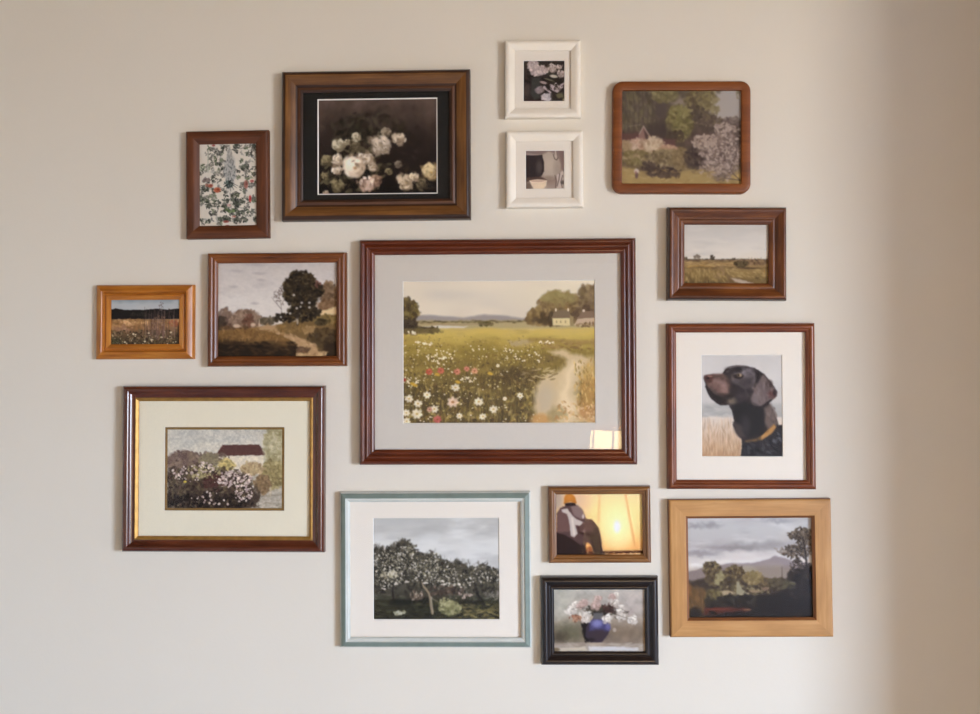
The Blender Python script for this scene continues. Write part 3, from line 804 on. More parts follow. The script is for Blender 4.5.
def paint_vase():
    A = Art(50, 45, 912, 665, 9.8, 19, 2.7)
    A.vgrad([(45, (166, 162, 154)), (200, (158, 150, 142)), (350, (142, 130, 116)), (480, (120, 106, 92)), (570, (132, 118, 106)), (620, (182, 176, 172)), (665, (160, 150, 140))], 20, 130)
    A.ell(800, 200, 200, 180, (172, 160, 156), 0.6, 1.4)
    A.ell(120, 200, 120, 170, (166, 166, 154), 0.6, 1.4)
    A.ell(200, 480, 150, 90, (88, 86, 66), 0.75, 1.2, 20)
    A.ell(110, 520, 70, 44, (66, 58, 48), 0.7, 1.1, 14)
    A.ell(720, 470, 200, 100, (118, 100, 82), 0.6, 1.3, 20)
    A.tex(60, 60, 0.08)
    A.poly([(50, 590), (300, 575), (560, 590), (912, 580), (912, 665), (50, 665)], (150, 138, 128), 12, 8, 50, 0.8)
    A.field(50, 580, 912, 620, 60, [(160, 148, 136), (134, 120, 108)], 28, 0.25, 0.5, rot=0)
    A.poly([(380, 610), (640, 612), (840, 625), (840, 650), (380, 655)], (190, 190, 196), 8, 5, 30, 0.85)
    A.poly([(110, 625), (350, 615), (370, 650), (120, 655)], (186, 174, 156), 8, 6, 30, 0.8)
    A.dab(75, 640, 34, 18, (104, 86, 60), 0.8)
    # foliage
    A.leaves(460, 270, 130, 50, 90, [(54, 48, 40), (70, 62, 48), (44, 38, 34)], 20, 0.5, 0.8)
    A.leaves(590, 240, 90, 44, 60, [(74, 50, 44), (58, 40, 36)], 18, 0.5, 0.8)
    A.leaves(680, 290, 70, 50, 30, [(84, 72, 60), (64, 54, 46)], 14, 0.5, 0.7)
    A.poly([(310, 380), (380, 370), (390, 560), (350, 570), (325, 480)], (34, 28, 26), 8, 6)
    # vase
    A.poly([(430, 320), (510, 320), (520, 355), (560, 385), (580, 430), (560, 490), (520, 545), (500, 570), (400, 570), (350, 510), (355, 430), (385, 375), (415, 352)], (58, 48, 62), 6, 2)
    A.poly([(395, 375), (430, 350), (510, 350), (560, 385), (585, 435), (560, 465), (480, 450), (385, 460)], (70, 68, 112), 14, 6, 30, 0.9)
    A.ell(460, 385, 46, 38, (124, 124, 176), 0.85, 1.0, 8)
    A.ell(560, 420, 24, 30, (98, 96, 150), 0.8, 0.9, 6)
    A.poly([(425, 285), (515, 285), (510, 345), (430, 345)], (92, 90, 92), 8, 4)
    A.ell(470, 500, 80, 50, (62, 50, 54), 0.7, 1.0)
    A.ell(400, 545, 40, 20, (38, 30, 32), 0.7, 0.9)
    A.dab(450, 582, 70, 10, (160, 144, 130), 0.7)
    # blossoms
    wh = (222, 218, 212)
    for x, y, r in [(215, 260, 56), (268, 205, 40), (350, 300, 54), (350, 350, 42), (555, 340, 50), (610, 185, 46), (670, 250, 48), (680, 315, 50), (790, 355, 48), (640, 115, 36)]:
        A.rose(x, y, r, wh, (176, 166, 158), (190, 180, 160), 9)
    for x, y, r in [(340, 190, 42), (450, 215, 46), (600, 130, 34), (470, 150, 38), (300, 220, 30)]:
        A.rose(x, y, r, (190, 164, 156), (160, 134, 126), (150, 110, 100), 9)
    A.leaves(270, 335, 70, 30, 30, [(150, 104, 82), (120, 80, 64), (168, 126, 100)], 14)
    A.leaves(780, 280, 30, 30, 14, [(160, 146, 142)], 12)
    A.dab(620, 450, 16, 20, (170, 158, 150), 0.7)
    for p in [[(520, 260), (600, 200), (640, 150)], [(560, 260), (680, 240), (740, 280)], [(600, 290), (720, 330), (780, 350)], [(420, 260), (300, 230), (220, 250)]]:
        A.stroke(p, 7, (62, 54, 46), 0.6, 5, 3)
    A.stroke([(900, 300), (890, 580)], 12, (170, 130, 80), 0.4, 16)
    A.soften(2)
    return A


def paint_botanical():
    A = Art(40, 35, 475, 668, 7.94, 20, 3.2)
    A.c[:] = (196, 190, 182)
    A.tex(60, 60, 0.03)
    gr = [(96, 96, 92), (120, 118, 112), (80, 82, 76), (140, 138, 132), (104, 112, 92)]
    for _ in range(230):
        x, y = 50 + 415 * A.rng.rand(), 45 + 600 * A.rng.rand()
        if 225 < x < 315 and 80 < y < 400:
            continue
        t = A.rng.rand() * 6.28
        n = A.rng.randint(4, 10)
        c = A.pick(gr, 10)
        L = 14 + 26 * A.rng.rand()
        A.stroke([(x, y), (x + L * math.cos(t), y + L * math.sin(t))], 4, c, 0.7, 3)
        for k in range(n):
            f = k / n
            A.dab(x + L * f * math.cos(t) + A.rng.randn() * 6, y + L * f * math.sin(t) + A.rng.randn() * 6, 9.5, 5, A.pick([c], 18), 0.75, t + A.rng.randn())
    dk = [(70, 72, 68), (52, 54, 52), (92, 100, 84), (60, 66, 54)]
    for x, y, rx, ry in [(185, 190, 22, 14), (370, 220, 30, 18), (410, 115, 20, 24), (240, 460, 24, 18), (300, 460, 26, 18), (320, 500, 30, 14), (270, 545, 54, 16), (230, 510, 24, 14), (380, 470, 44, 40), (390, 555, 36, 24), (240, 610, 52, 24), (320, 620, 34, 24), (60, 445, 20, 20), (110, 500, 26, 26), (75, 380, 40, 30), (175, 495, 30, 30), (345, 560, 20, 14), (455, 60, 18, 16), (320, 60, 30, 16), (220, 80, 14, 30), (60, 610, 14, 12), (110, 625, 20, 14), (380, 620, 24, 20), (460, 610, 14, 26)]:
        A.leaves(x, y, rx, ry, int(rx * 0.8), dk + [(108, 110, 100)], 9, 0.5, 0.7)
    # tall plume in the middle
    A.ell(270, 250, 38, 120, (150, 150, 150), 0.8, 0.6, 10)
    A.ell(268, 120, 16, 60, (158, 156, 154), 0.7, 0.7, 5)
    A.leaves(270, 250, 40, 120, 130, [(120, 122, 124), (140, 142, 142), (100, 104, 106), (164, 164, 162)], 9, 0.4, 0.8, rot=1.5)
    A.leaves(268, 130, 18, 60, 40, [(130, 130, 130), (150, 148, 146)], 8, 0.4, 0.8, rot=1.5)
    A.leaves(265, 345, 34, 28, 50, [(72, 86, 84), (92, 104, 100), (50, 58, 58)], 9, 0.4, 0.85)
    for q in [(320, 375), (300, 390), (330, 360), (240, 385), (275, 400)]:
        A.stroke([(262, 325), q], 5, (48, 52, 52), 0.9, 3, 2)
    for x, y, rx, ry, c in [(176, 388, 26, 20, (172, 84, 56)), (125, 355, 20, 13, (160, 80, 62)), (100, 350, 14, 12, (150, 104, 92)), (388, 350, 15, 32, (150, 92, 84)), (432, 325, 15, 11, (176, 92, 92)), (418, 458, 9, 26, (186, 62, 62)), (150, 50, 12, 9, (160, 84, 84)), (240, 628, 20, 9, (150, 76, 68)), (262, 505, 15, 10, (196, 156, 152)), (250, 658, 14, 5, (160, 90, 84)), (300, 590, 14, 8, (180, 120, 110))]:
        A.dab(x, y, rx, ry, c, 0.9)
        A.dab(x + rx * 0.25, y - ry * 0.2, rx * 0.4, ry * 0.4, tuple(0.75 * np.array(c)), 0.8)
    A.leaves(95, 310, 26, 14, 26, [(120, 108, 106), (90, 84, 82)], 9)
    A.leaves(270, 545, 50, 14, 20, [(100, 124, 76), (84, 104, 66)], 8, 0.45, 0.8)
    A.leaves(85, 225, 36, 18, 20, [(128, 140, 116), (104, 112, 96)], 8, 0.4)
    A.stroke([(110, 90), (108, 250)], 12, (168, 170, 158), 0.8, 8)
    return A


def paint_hydrangea():
    A = Art(105, 130, 585, 603, 11.9, 21, 3.2)
    A.c[:] = (50, 43, 41)
    A.tex(60, 60, 0.2)
    A.field(105, 130, 585, 603, 90, [(40, 36, 35), (62, 54, 50), (34, 30, 30), (58, 58, 50)], 34, 0.5, 0.6)
    A.ell(140, 480, 46, 90, (78, 66, 64), 0.8, 0.9, 8)
    A.poly([(195, 330), (300, 320), (290, 560), (230, 590), (190, 520)], (66, 68, 68), 14, 8, 40, 0.8)
    pl = [(186, 172, 172), (166, 150, 152), (204, 190, 188), (150, 134, 136)]
    for cx, cy, rx, ry in [(215, 180, 64, 54), (270, 245, 90, 60), (340, 240, 52, 46)]:
        A.ell(cx, cy, rx, ry, (164, 150, 150), 0.95, 0.3, 12, 30)
        A.leaves(cx, cy, rx, ry, 60, pl, 15, 0.7, 0.7)
    for x, y, r in [(440, 215, 56), (540, 280, 52), (525, 200, 34), (410, 205, 36)]:
        A.rose(x, y, r, (206, 192, 188), (140, 124, 120), (170, 156, 140), 10)
    A.ell(380, 185, 30, 26, (56, 44, 38), 0.8, 0.7)
    A.dab(460, 312, 46, 18, (196, 186, 172), 0.9, 0.15)
    A.dab(340, 385, 44, 16, (170, 150, 150), 0.9, 0.25)
    A.dab(400, 350, 60, 9, (110, 104, 84), 0.8, 0.3)
    A.ell(295, 470, 52, 42, (134, 122, 126), 0.95, 0.5, 8)
    A.leaves(295, 470, 44, 36, 26, [(150, 136, 140), (120, 108, 112)], 14, 0.7, 0.5)
    A.ell(380, 555, 66, 48, (176, 168, 176), 0.95, 0.4, 10)
    A.leaves(380, 555, 60, 44, 34, [(196, 188, 194), (160, 152, 160)], 15, 0.7, 0.6)
    for p in [[(420, 420), (500, 440), (590, 390)], [(430, 450), (500, 490), (560, 430)], [(350, 440), (420, 500)]]:
        A.stroke(p, 34, (182, 166, 172), 0.9, 14, 22)
    A.leaves(500, 440, 80, 44, 30, [(196, 180, 184), (140, 126, 130), (60, 50, 50)], 16, 0.5, 0.7)
    A.ell(395, 430, 26, 40, (42, 36, 36), 0.85, 0.7, 6)
    A.ell(455, 545, 36, 36, (46, 40, 38), 0.85, 0.7, 6)
    A.ell(535, 535, 44, 34, (112, 106, 78), 0.8, 0.7, 8)
    A.dab(575, 585, 12, 16, (170, 160, 130), 0.8)
    A.dab(230, 598, 120, 6, (96, 36, 40), 0.7)
    return A


def paint_pitcher():
    A = Art(128, 130, 583, 575, 11.9, 22, 3.2)
    A.vgrad([(130, (124, 106, 102)), (300, (140, 122, 116)), (430, (150, 134, 126)), (480, (140, 120, 112)), (575, (158, 142, 134))], 10, 60)
    A.poly([(128, 160), (310, 170), (320, 190), (128, 190)], (150, 130, 126), 6, 3)
    # white jug
    A.poly([(330, 175), (400, 140), (460, 165), (520, 230), (545, 300), (530, 370), (490, 430), (450, 470), (360, 465), (330, 400)], (162, 148, 138), 9, 2)
    A.ell(410, 290, 70, 110, (184, 170, 158), 0.7, 1.4)
    A.ell(500, 330, 40, 80, (150, 134, 124), 0.6, 1.2)
    A.ell(400, 450, 70, 26, (128, 110, 100), 0.6, 1.1)
    A.stroke([(455, 175), (470, 225), (495, 240), (510, 215)], 12, (98, 84, 80), 0.8, 8)
    A.stroke([(480, 130), (488, 200)], 16, (182, 168, 158), 0.9, 9)
    A.poly([(520, 130), (583, 130), (583, 380), (552, 340), (548, 250)], (124, 102, 98), 10)
    # dark jar
    A.poly([(128, 180), (200, 185), (320, 180), (345, 260), (345, 370), (310, 430), (240, 470), (128, 480)], (52, 44, 46), 7, 2)
    A.ell(290, 320, 40, 80, (92, 80, 80), 0.7, 1.1)
    A.stroke([(325, 240), (338, 330), (320, 400)], 12, (44, 34, 34), 0.7, 9)
    A.stroke([(240, 200), (320, 190)], 16, (60, 54, 52), 0.8, 10)
    A.poly([(128, 440), (300, 430), (380, 470), (180, 480), (128, 500)], (84, 64, 58), 9, 3, 30, 0.9)
    A.ell(160, 545, 44, 44, (96, 80, 70), 0.8, 0.9)
    # bowl
    A.poly([(172, 478), (270, 462), (380, 478), (372, 530), (335, 578), (225, 578), (195, 530)], (206, 186, 164), 6, 1)
    A.ell(276, 480, 98, 17, (188, 160, 142), 0.95, 0.3)
    A.stroke([(176, 482), (210, 500), (300, 502), (376, 482)], 7, (222, 204, 184), 0.8, 6)
    A.ell(300, 545, 60, 34, (216, 198, 174), 0.7, 1.0)
    # white cloth
    A.poly([(500, 410), (560, 370), (583, 380), (583, 575), (490, 575), (495, 520)], (184, 170, 164), 8, 6)
    for p in [[(530, 400), (520, 470), (500, 540)], [(565, 420), (545, 490), (560, 560)]]:
        A.stroke(p, 15, (110, 96, 92), 0.8, 10)
    A.ell(565, 500, 20, 24, (62, 52, 52), 0.7, 0.9, 5)
    A.stroke([(475, 420), (490, 480), (480, 560)], 12, (96, 78, 72), 0.7, 10)
    return A


def paint_dog():
    A = Art(42, 35, 570, 690, 6.49, 23)
    A.vgrad([(35, (188, 182, 174)), (200, (192, 186, 178)), (340, (184, 178, 170)), (360, (168, 164, 156)), (425, (160, 156, 148)), (440, (200, 187, 172)), (520, (198, 176, 152)), (620, (184, 150, 116)), (690, (168, 130, 94))], 9, 70)
    A.tex(80, 60, 0.02)
    A.field(42, 350, 300, 430, 40, [(160, 156, 150), (182, 174, 166)], 26, 0.3, 0.4, rot=0)
    for _ in range(240):
        x, y = 42 + 270 * A.rng.rand(), 450 + 240 * A.rng.rand()
        A.dab(x, y, 26, 3.4, A.pick([(160, 122, 88), (200, 166, 130), (140, 104, 76), (210, 186, 158)], 8), 0.3, 1.57 + A.rng.randn() * 0.15)
    body = [(58, 185), (62, 170), (85, 163), (120, 157), (150, 160), (187, 156), (200, 126), (225, 110), (270, 102), (330, 104), (390, 118), (430, 142), (460, 165), (490, 205), (514, 235), (537, 272), (534, 302), (505, 325), (482, 342), (500, 375), (530, 430), (545, 488), (572, 488), (572, 692), (295, 692), (305, 640), (302, 575), (270, 545), (245, 485), (255, 460), (240, 390), (215, 356), (170, 358), (140, 346), (100, 312), (76, 268), (68, 225)]
    A.poly(body, (50, 42, 41), 4, 2, 12)
    A.poly([(70, 175), (120, 160), (185, 160), (230, 190), (240, 250), (225, 300), (180, 290), (130, 270), (85, 235)], (104, 78, 68), 12, 6, 30, 0.9)
    A.poly([(150, 215), (200, 205), (225, 260), (200, 285), (150, 270)], (126, 98, 90), 14, 6, 30, 0.7)
    A.poly([(230, 175), (270, 140), (340, 120), (400, 140), (420, 190), (380, 260), (320, 230), (250, 210)], (84, 74, 74), 14, 8, 30, 0.9)
    A.ell(330, 150, 54, 30, (120, 110, 112), 0.7, 1.1, 8)
    A.ell(215, 130, 20, 16, (96, 86, 86), 0.6, 1.0)
    A.stroke([(188, 152), (205, 132), (222, 126)], 11, (36, 28, 27), 0.9, 7)
    A.ell(285, 135, 26, 20, (44, 35, 34), 0.85, 0.7)
    A.ell(285, 172, 32, 17, (46, 36, 33), 0.9, 0.6)
    A.ell(292, 166, 15, 11, (156, 130, 98), 0.95, 0.5)
    A.dab(284, 166, 5.5, 6, (28, 20, 18), 0.95)
    A.dab(302, 172, 9, 4, (186, 168, 150), 0.8)
    A.ell(250, 180, 12, 22, (116, 96, 86), 0.5, 0.9)
    A.ell(330, 220, 60, 30, (62, 52, 54), 0.8, 1.0, 8)
    A.ell(250, 270, 28, 26, (42, 33, 31), 0.8, 0.9, 5)
    A.ell(300, 300, 70, 50, (52, 44, 46), 0.7, 1.0, 8)
    A.poly([(60, 190), (62, 170), (92, 164), (125, 170), (118, 205), (90, 218), (70, 210)], (74, 46, 38), 7, 3)
    A.dab(84, 185, 11, 8, (36, 22, 20), 0.9)
    A.dab(100, 172, 18, 6, (132, 98, 84), 0.7, 0.1)
    A.stroke([(72, 240), (100, 275), (150, 310), (205, 330), (240, 335)], 11, (34, 25, 24), 0.85, 8)
    A.poly([(80, 260), (130, 300), (200, 335), (210, 358), (165, 358), (110, 318)], (40, 31, 30), 7)
    A.ell(242, 336, 30, 22, (110, 96, 80), 0.8, 0.9, 6)
    A.ell(150, 250, 30, 24, (90, 66, 58), 0.6, 1.0)
    m = A.poly(body, (50, 42, 41), 4, 2, 12, 0.0)
    A.c *= 1 + m[..., None] * A.noise(46, 30)[..., None] * 0.26
    for p, w, c, a in [([(118, 160), (160, 163), (188, 160)], 8, (140, 112, 102), 0.7), ([(225, 118), (280, 106), (340, 110)], 9, (126, 116, 118), 0.7),
                       ([(120, 200), (165, 205), (205, 235), (215, 275)], 16, (138, 110, 102), 0.55), ([(205, 195), (235, 230), (240, 265)], 9, (52, 38, 35), 0.6),
                       ([(345, 130), (385, 160), (395, 205)], 14, (112, 102, 104), 0.6), ([(260, 205), (320, 245), (350, 300)], 18, (92, 82, 82), 0.5),
                       ([(92, 235), (130, 285), (185, 300)], 10, (120, 90, 80), 0.5), ([(275, 330), (330, 345), (370, 372)], 12, (72, 64, 66), 0.5)]:
        A.stroke(p, w, c, a, w * 0.9, w * 0.4)
    A.ell(285, 172, 32, 15, (38, 29, 27), 0.8, 0.5)
    A.ell(292, 166, 16, 10, (160, 134, 100), 0.95, 0.5)
    A.dab(286, 166, 6, 7, (24, 17, 15), 0.95)
    A.stroke([(262, 160), (285, 148), (312, 158)], 6, (104, 92, 90), 0.8, 4)
    # ear
    A.poly([(395, 215), (420, 175), (450, 160), (480, 200), (505, 235), (534, 270), (530, 302), (495, 325), (455, 350), (415, 376), (380, 366), (364, 320), (380, 265)], (104, 88, 84), 8, 5, 20)
    A.poly([(395, 130), (430, 150), (430, 185), (395, 240), (370, 300), (400, 190)], (42, 34, 34), 8)
    A.ell(485, 225, 22, 30, (58, 44, 42), 0.8, 0.8, 6)
    A.ell(502, 288, 26, 24, (92, 54, 52), 0.8, 0.9, 6)
    A.ell(520, 280, 10, 20, (46, 34, 34), 0.8, 0.8)
    A.ell(410, 320, 34, 40, (122, 106, 102), 0.6, 1.0, 6)
    A.leaves(440, 270, 60, 70, 50, [(116, 98, 94), (90, 74, 70), (128, 112, 108)], 13, 0.4, 0.4, rot=1.2)
    A.stroke([(395, 372), (440, 372), (495, 330)], 12, (34, 27, 27), 0.7, 9)
    # neck, collar and chest
    A.poly([(250, 360), (330, 330), (440, 380), (460, 470), (420, 560), (310, 580), (265, 480)], (34, 31, 33), 14, 6, 30, 0.9)
    A.poly([(250, 470), (300, 490), (330, 570), (290, 570), (262, 530)], (70, 58, 56), 10, 4)
    A.ell(330, 490, 30, 60, (62, 58, 60), 0.6, 1.0, 8)
    A.poly([(455, 380), (495, 350), (528, 430), (540, 480), (480, 520), (455, 470)], (102, 86, 78), 10, 5, 20)
    A.leaves(500, 420, 34, 60, 40, [(116, 98, 90), (86, 72, 66)], 10, 0.4, 0.5, rot=1.4)
    A.poly([(325, 588), (400, 575), (450, 545), (515, 482), (530, 498), (500, 545), (450, 580), (380, 600), (330, 612)], (112, 84, 52), 5, 2)
    A.poly([(430, 560), (515, 484), (528, 500), (498, 545), (432, 588)], (172, 124, 68), 6, 2)
    A.field(440, 500, 525, 580, 20, [(206, 158, 92), (160, 108, 54), (120, 84, 50)], 8, 0.4, 0.6, rot=-0.7, inside=lambda x, y: abs((y - 575) + (x - 435) * 0.95) < 16)
    A.poly([(310, 600), (430, 590), (500, 545), (572, 490), (572, 692), (298, 692)], (44, 42, 46), 8, 4, 20, 0.9)
    A.leaves(430, 640, 130, 50, 120, [(82, 78, 82), (34, 32, 36), (58, 55, 60), (30, 27, 30)], 15, 0.4, 0.5, rot=0.6)
    A.leaves(535, 590, 26, 50, 24, [(110, 108, 116), (40, 38, 42)], 13, 0.4, 0.5, rot=0.8)
    A.c *= np.array([0.985, 1.0, 1.045])
    A.soften(2)
    return A


def paint_moor():
    A = Art(178, 188, 697, 548, 6.207, 24)
    A.vgrad([(188, (176, 172, 168)), (270, (186, 181, 177)), (340, (194, 188, 182)), (400, (196, 188, 178))], 12, 90)
    A.blend(np.clip(A.noise(180, 30), 0, 1) * 0.4, (202, 196, 190))
    A.blend(np.clip(A.noise(170, 40) - 0.1, 0, 1) * 0.4, (166, 162, 160))
    G = A.grad([(396, (118, 96, 70)), (410, (128, 106, 72)), (428, (150, 122, 78)), (450, (134, 110, 70)), (475, (140, 116, 68)), (510, (118, 96, 54)), (548, (92, 74, 44))], 9, 60)
    A.blend(np.clip((A.Y - 399 + A.noise(60, 20) * 2) / 4, 0, 1), G)
    dk = [(92, 80, 64), (74, 64, 52), (108, 94, 76)]
    A.field(178, 398, 697, 412, 130, [(84, 66, 48), (128, 104, 74), (150, 122, 86), (104, 82, 58)], 12, 0.2, 0.7, rot=0)
    for x in np.arange(180, 697, 9):
        A.dab(x, 399 + A.rng.randn() * 1.5, 6, 2.5 + 2 * A.rng.rand(), A.pick(dk), 0.8)
    A.leaves(262, 384, 18, 12, 40, [(140, 126, 112), (116, 102, 88), (96, 84, 70)], 5, 0.6, 0.7)
    A.leaves(190, 392, 14, 8, 20, dk, 5)
    A.leaves(355, 386, 11, 14, 30, [(62, 54, 44), (78, 68, 56)], 5, 0.7)
    A.leaves(485, 396, 9, 6, 14, [(74, 64, 50)], 4)
    for x in (575, 592, 610, 645, 650, 685):
        A.stroke([(x, 402), (x, 384 + 6 * A.rng.rand())], 3, (110, 98, 84), 0.7, 3, 1.5)
    A.leaves(640, 415, 70, 16, 60, [(122, 96, 70), (98, 76, 56), (140, 112, 82)], 8)
    A.field(178, 415, 520, 440, 90, [(172, 142, 90), (150, 120, 74), (112, 88, 56), (186, 156, 104)], 14, 0.25, 0.6, rot=0)
    A.leaves(275, 445, 80, 10, 40, [(178, 142, 76), (160, 126, 66)], 12, 0.3, 0.6, rot=0)
    A.field(180, 445, 697, 455, 60, [(92, 72, 46), (118, 94, 58)], 16, 0.2, 0.6, rot=0)
    A.ell(530, 428, 42, 18, (66, 54, 36), 0.95, 0.4, 5, 14)
    A.leaves(530, 422, 38, 13, 50, [(84, 72, 46), (58, 48, 34), (98, 84, 52)], 7)
    A.dab(570, 450, 60, 5, (74, 56, 40), 0.7)
    A.field(178, 460, 460, 545, 220, [(158, 134, 80), (138, 114, 66), (120, 98, 56), (172, 148, 92), (104, 84, 50)], 12, 0.35, 0.5, rot=1.3)
    A.field(440, 455, 697, 510, 160, [(162, 138, 86), (142, 118, 70), (124, 100, 60), (174, 150, 98)], 12, 0.3, 0.5, rot=0.3)
    A.leaves(400, 480, 40, 40, 30, [(122, 98, 64), (146, 118, 84)], 12, 0.4, 0.5)
    A.poly([(440, 490), (490, 505), (600, 535), (640, 548), (420, 548), (450, 520)], (104, 82, 56), 8, 6, 30, 0.8)
    A.poly([(465, 510), (520, 516), (580, 532), (622, 545), (540, 545), (490, 530)], (172, 156, 142), 4, 4)
    A.field(610, 505, 697, 548, 50, [(96, 78, 46), (128, 106, 62)], 12, 0.4, 0.6)
    A.field(178, 535, 430, 550, 50, [(92, 74, 46), (76, 60, 38)], 14, 0.3, 0.6)
    A.tint((110, 86, 58), 0.16, 400, 10)
    A.soften(2)
    return A


def paint_weeds():
    A = Art(200, 183, 693, 518, 7.517, 25, 2.7)
    A.vgrad([(183, (128, 138, 146)), (215, (160, 166, 172)), (255, (166, 170, 174)), (300, (150, 150, 150))], 10, 80)
    A.blend(np.clip(A.noise(140, 24), 0, 1) * 0.4, (186, 188, 190))
    A.poly([(200, 262), (235, 250), (300, 262), (430, 262), (520, 255), (600, 262), (693, 252), (693, 330), (200, 330)], (38, 34, 33), 3, 2, 20)
    A.leaves(420, 295, 90, 12, 40, [(56, 54, 46), (46, 42, 38)], 10, 0.4, 0.6)
    A.leaves(600, 290, 90, 26, 50, [(62, 52, 48), (46, 40, 38)], 10, 0.4, 0.6)
    G = A.grad([(322, (120, 90, 60)), (345, (152, 114, 70)), (385, (140, 102, 68)), (430, (108, 84, 60)), (470, (84, 68, 50)), (518, (66, 54, 40))], 12, 50)
    A.blend(np.clip((A.Y - 326 + A.noise(60, 30) * 3) / 6, 0, 1), G)
    A.field(200, 335, 693, 400, 130, [(178, 136, 86), (150, 108, 66), (196, 152, 108), (120, 88, 58)], 12, 0.6, 0.5)
    A.leaves(320, 352, 30, 14, 16, [(204, 164, 120), (190, 146, 100)], 9)
    A.leaves(440, 354, 24, 10, 12, [(196, 152, 104)], 8)
    A.leaves(645, 360, 34, 24, 20, [(160, 90, 62), (142, 84, 60)], 9, 0.6, 0.6)
    A.leaves(290, 395, 50, 26, 24, [(160, 124, 98), (146, 108, 84)], 13, 0.6, 0.5)
    A.field(200, 410, 693, 518, 380, [(116, 92, 66), (84, 68, 50), (62, 52, 40), (140, 116, 86), (98, 86, 58), (52, 42, 34)], 9, 0.5, 0.65)
    A.field(200, 440, 693, 512, 60, [(206, 190, 160), (190, 170, 136), (176, 164, 130)], 4, 0.8, 0.85)
    for x, y in [(303, 494), (443, 490), (490, 478), (362, 436), (470, 430), (578, 420), (625, 425), (560, 460)]:
        A.dab(x, y, 8, 6, (212, 198, 166), 0.9)
    for _ in range(70):
        x = 545 + A.rng.randn() * 55
        y0 = 480 - 60 * A.rng.rand()
        h = 60 + 150 * A.rng.rand()
        if y0 - h < 205:
            h = y0 - 205
        A.stroke([(x, y0), (x + A.rng.randn() * 8, y0 - h)], 3.4, A.pick([(120, 92, 84), (92, 72, 66), (150, 122, 110), (74, 58, 52)], 8), 0.6, 3, 2)
    A.stroke([(560, 330), (557, 215)], 4, (110, 96, 94), 0.8, 3, 2)
    A.leaves(558, 240, 18, 34, 24, [(120, 106, 104), (100, 88, 86)], 5, 0.5, 0.6, rot=1.4)
    A.leaves(540, 370, 60, 70, 80, [(116, 86, 72), (96, 72, 62), (140, 110, 94)], 7, 0.5, 0.6, rot=1.4)
    A.ell(225, 490, 50, 30, (68, 64, 46), 0.6, 1.0, 8)
    A.leaves(225, 490, 40, 24, 24, [(90, 86, 60), (58, 54, 40)], 8)
    A.ell(690, 440, 24, 70, (52, 42, 36), 0.6, 1.0, 5)
    A.dab(688, 215, 9, 36, (84, 150, 130), 0.7)
    return A


# ------------------------------------------------------------------ materials of the pictures
def art_mat():
    m, nt, b = new_mat('printed_picture')
    a = nt.nodes.new('ShaderNodeVertexColor')
    a.layer_name = 'paint'
    nt.links.new(a.outputs['Color'], b.inputs['Base Color'])
    b.inputs['Roughness'].default_value = 0.62
    b.inputs['Specular IOR Level'].default_value = 0.2
    n = nt.nodes.new('ShaderNodeTexNoise')
    n.inputs['Scale'].default_value = 900
    bp = nt.nodes.new('ShaderNodeBump')
    bp.inputs['Strength'].default_value = 0.08
    bp.inputs['Distance'].default_value = 0.0006
    tc = nt.nodes.new('ShaderNodeTexCoord')
    nt.links.new(tc.outputs['Object'], n.inputs['Vector'])
    nt.links.new(n.outputs['Fac'], bp.inputs['Height'])
    nt.links.new(bp.outputs['Normal'], b.inputs['Normal'])
    return m


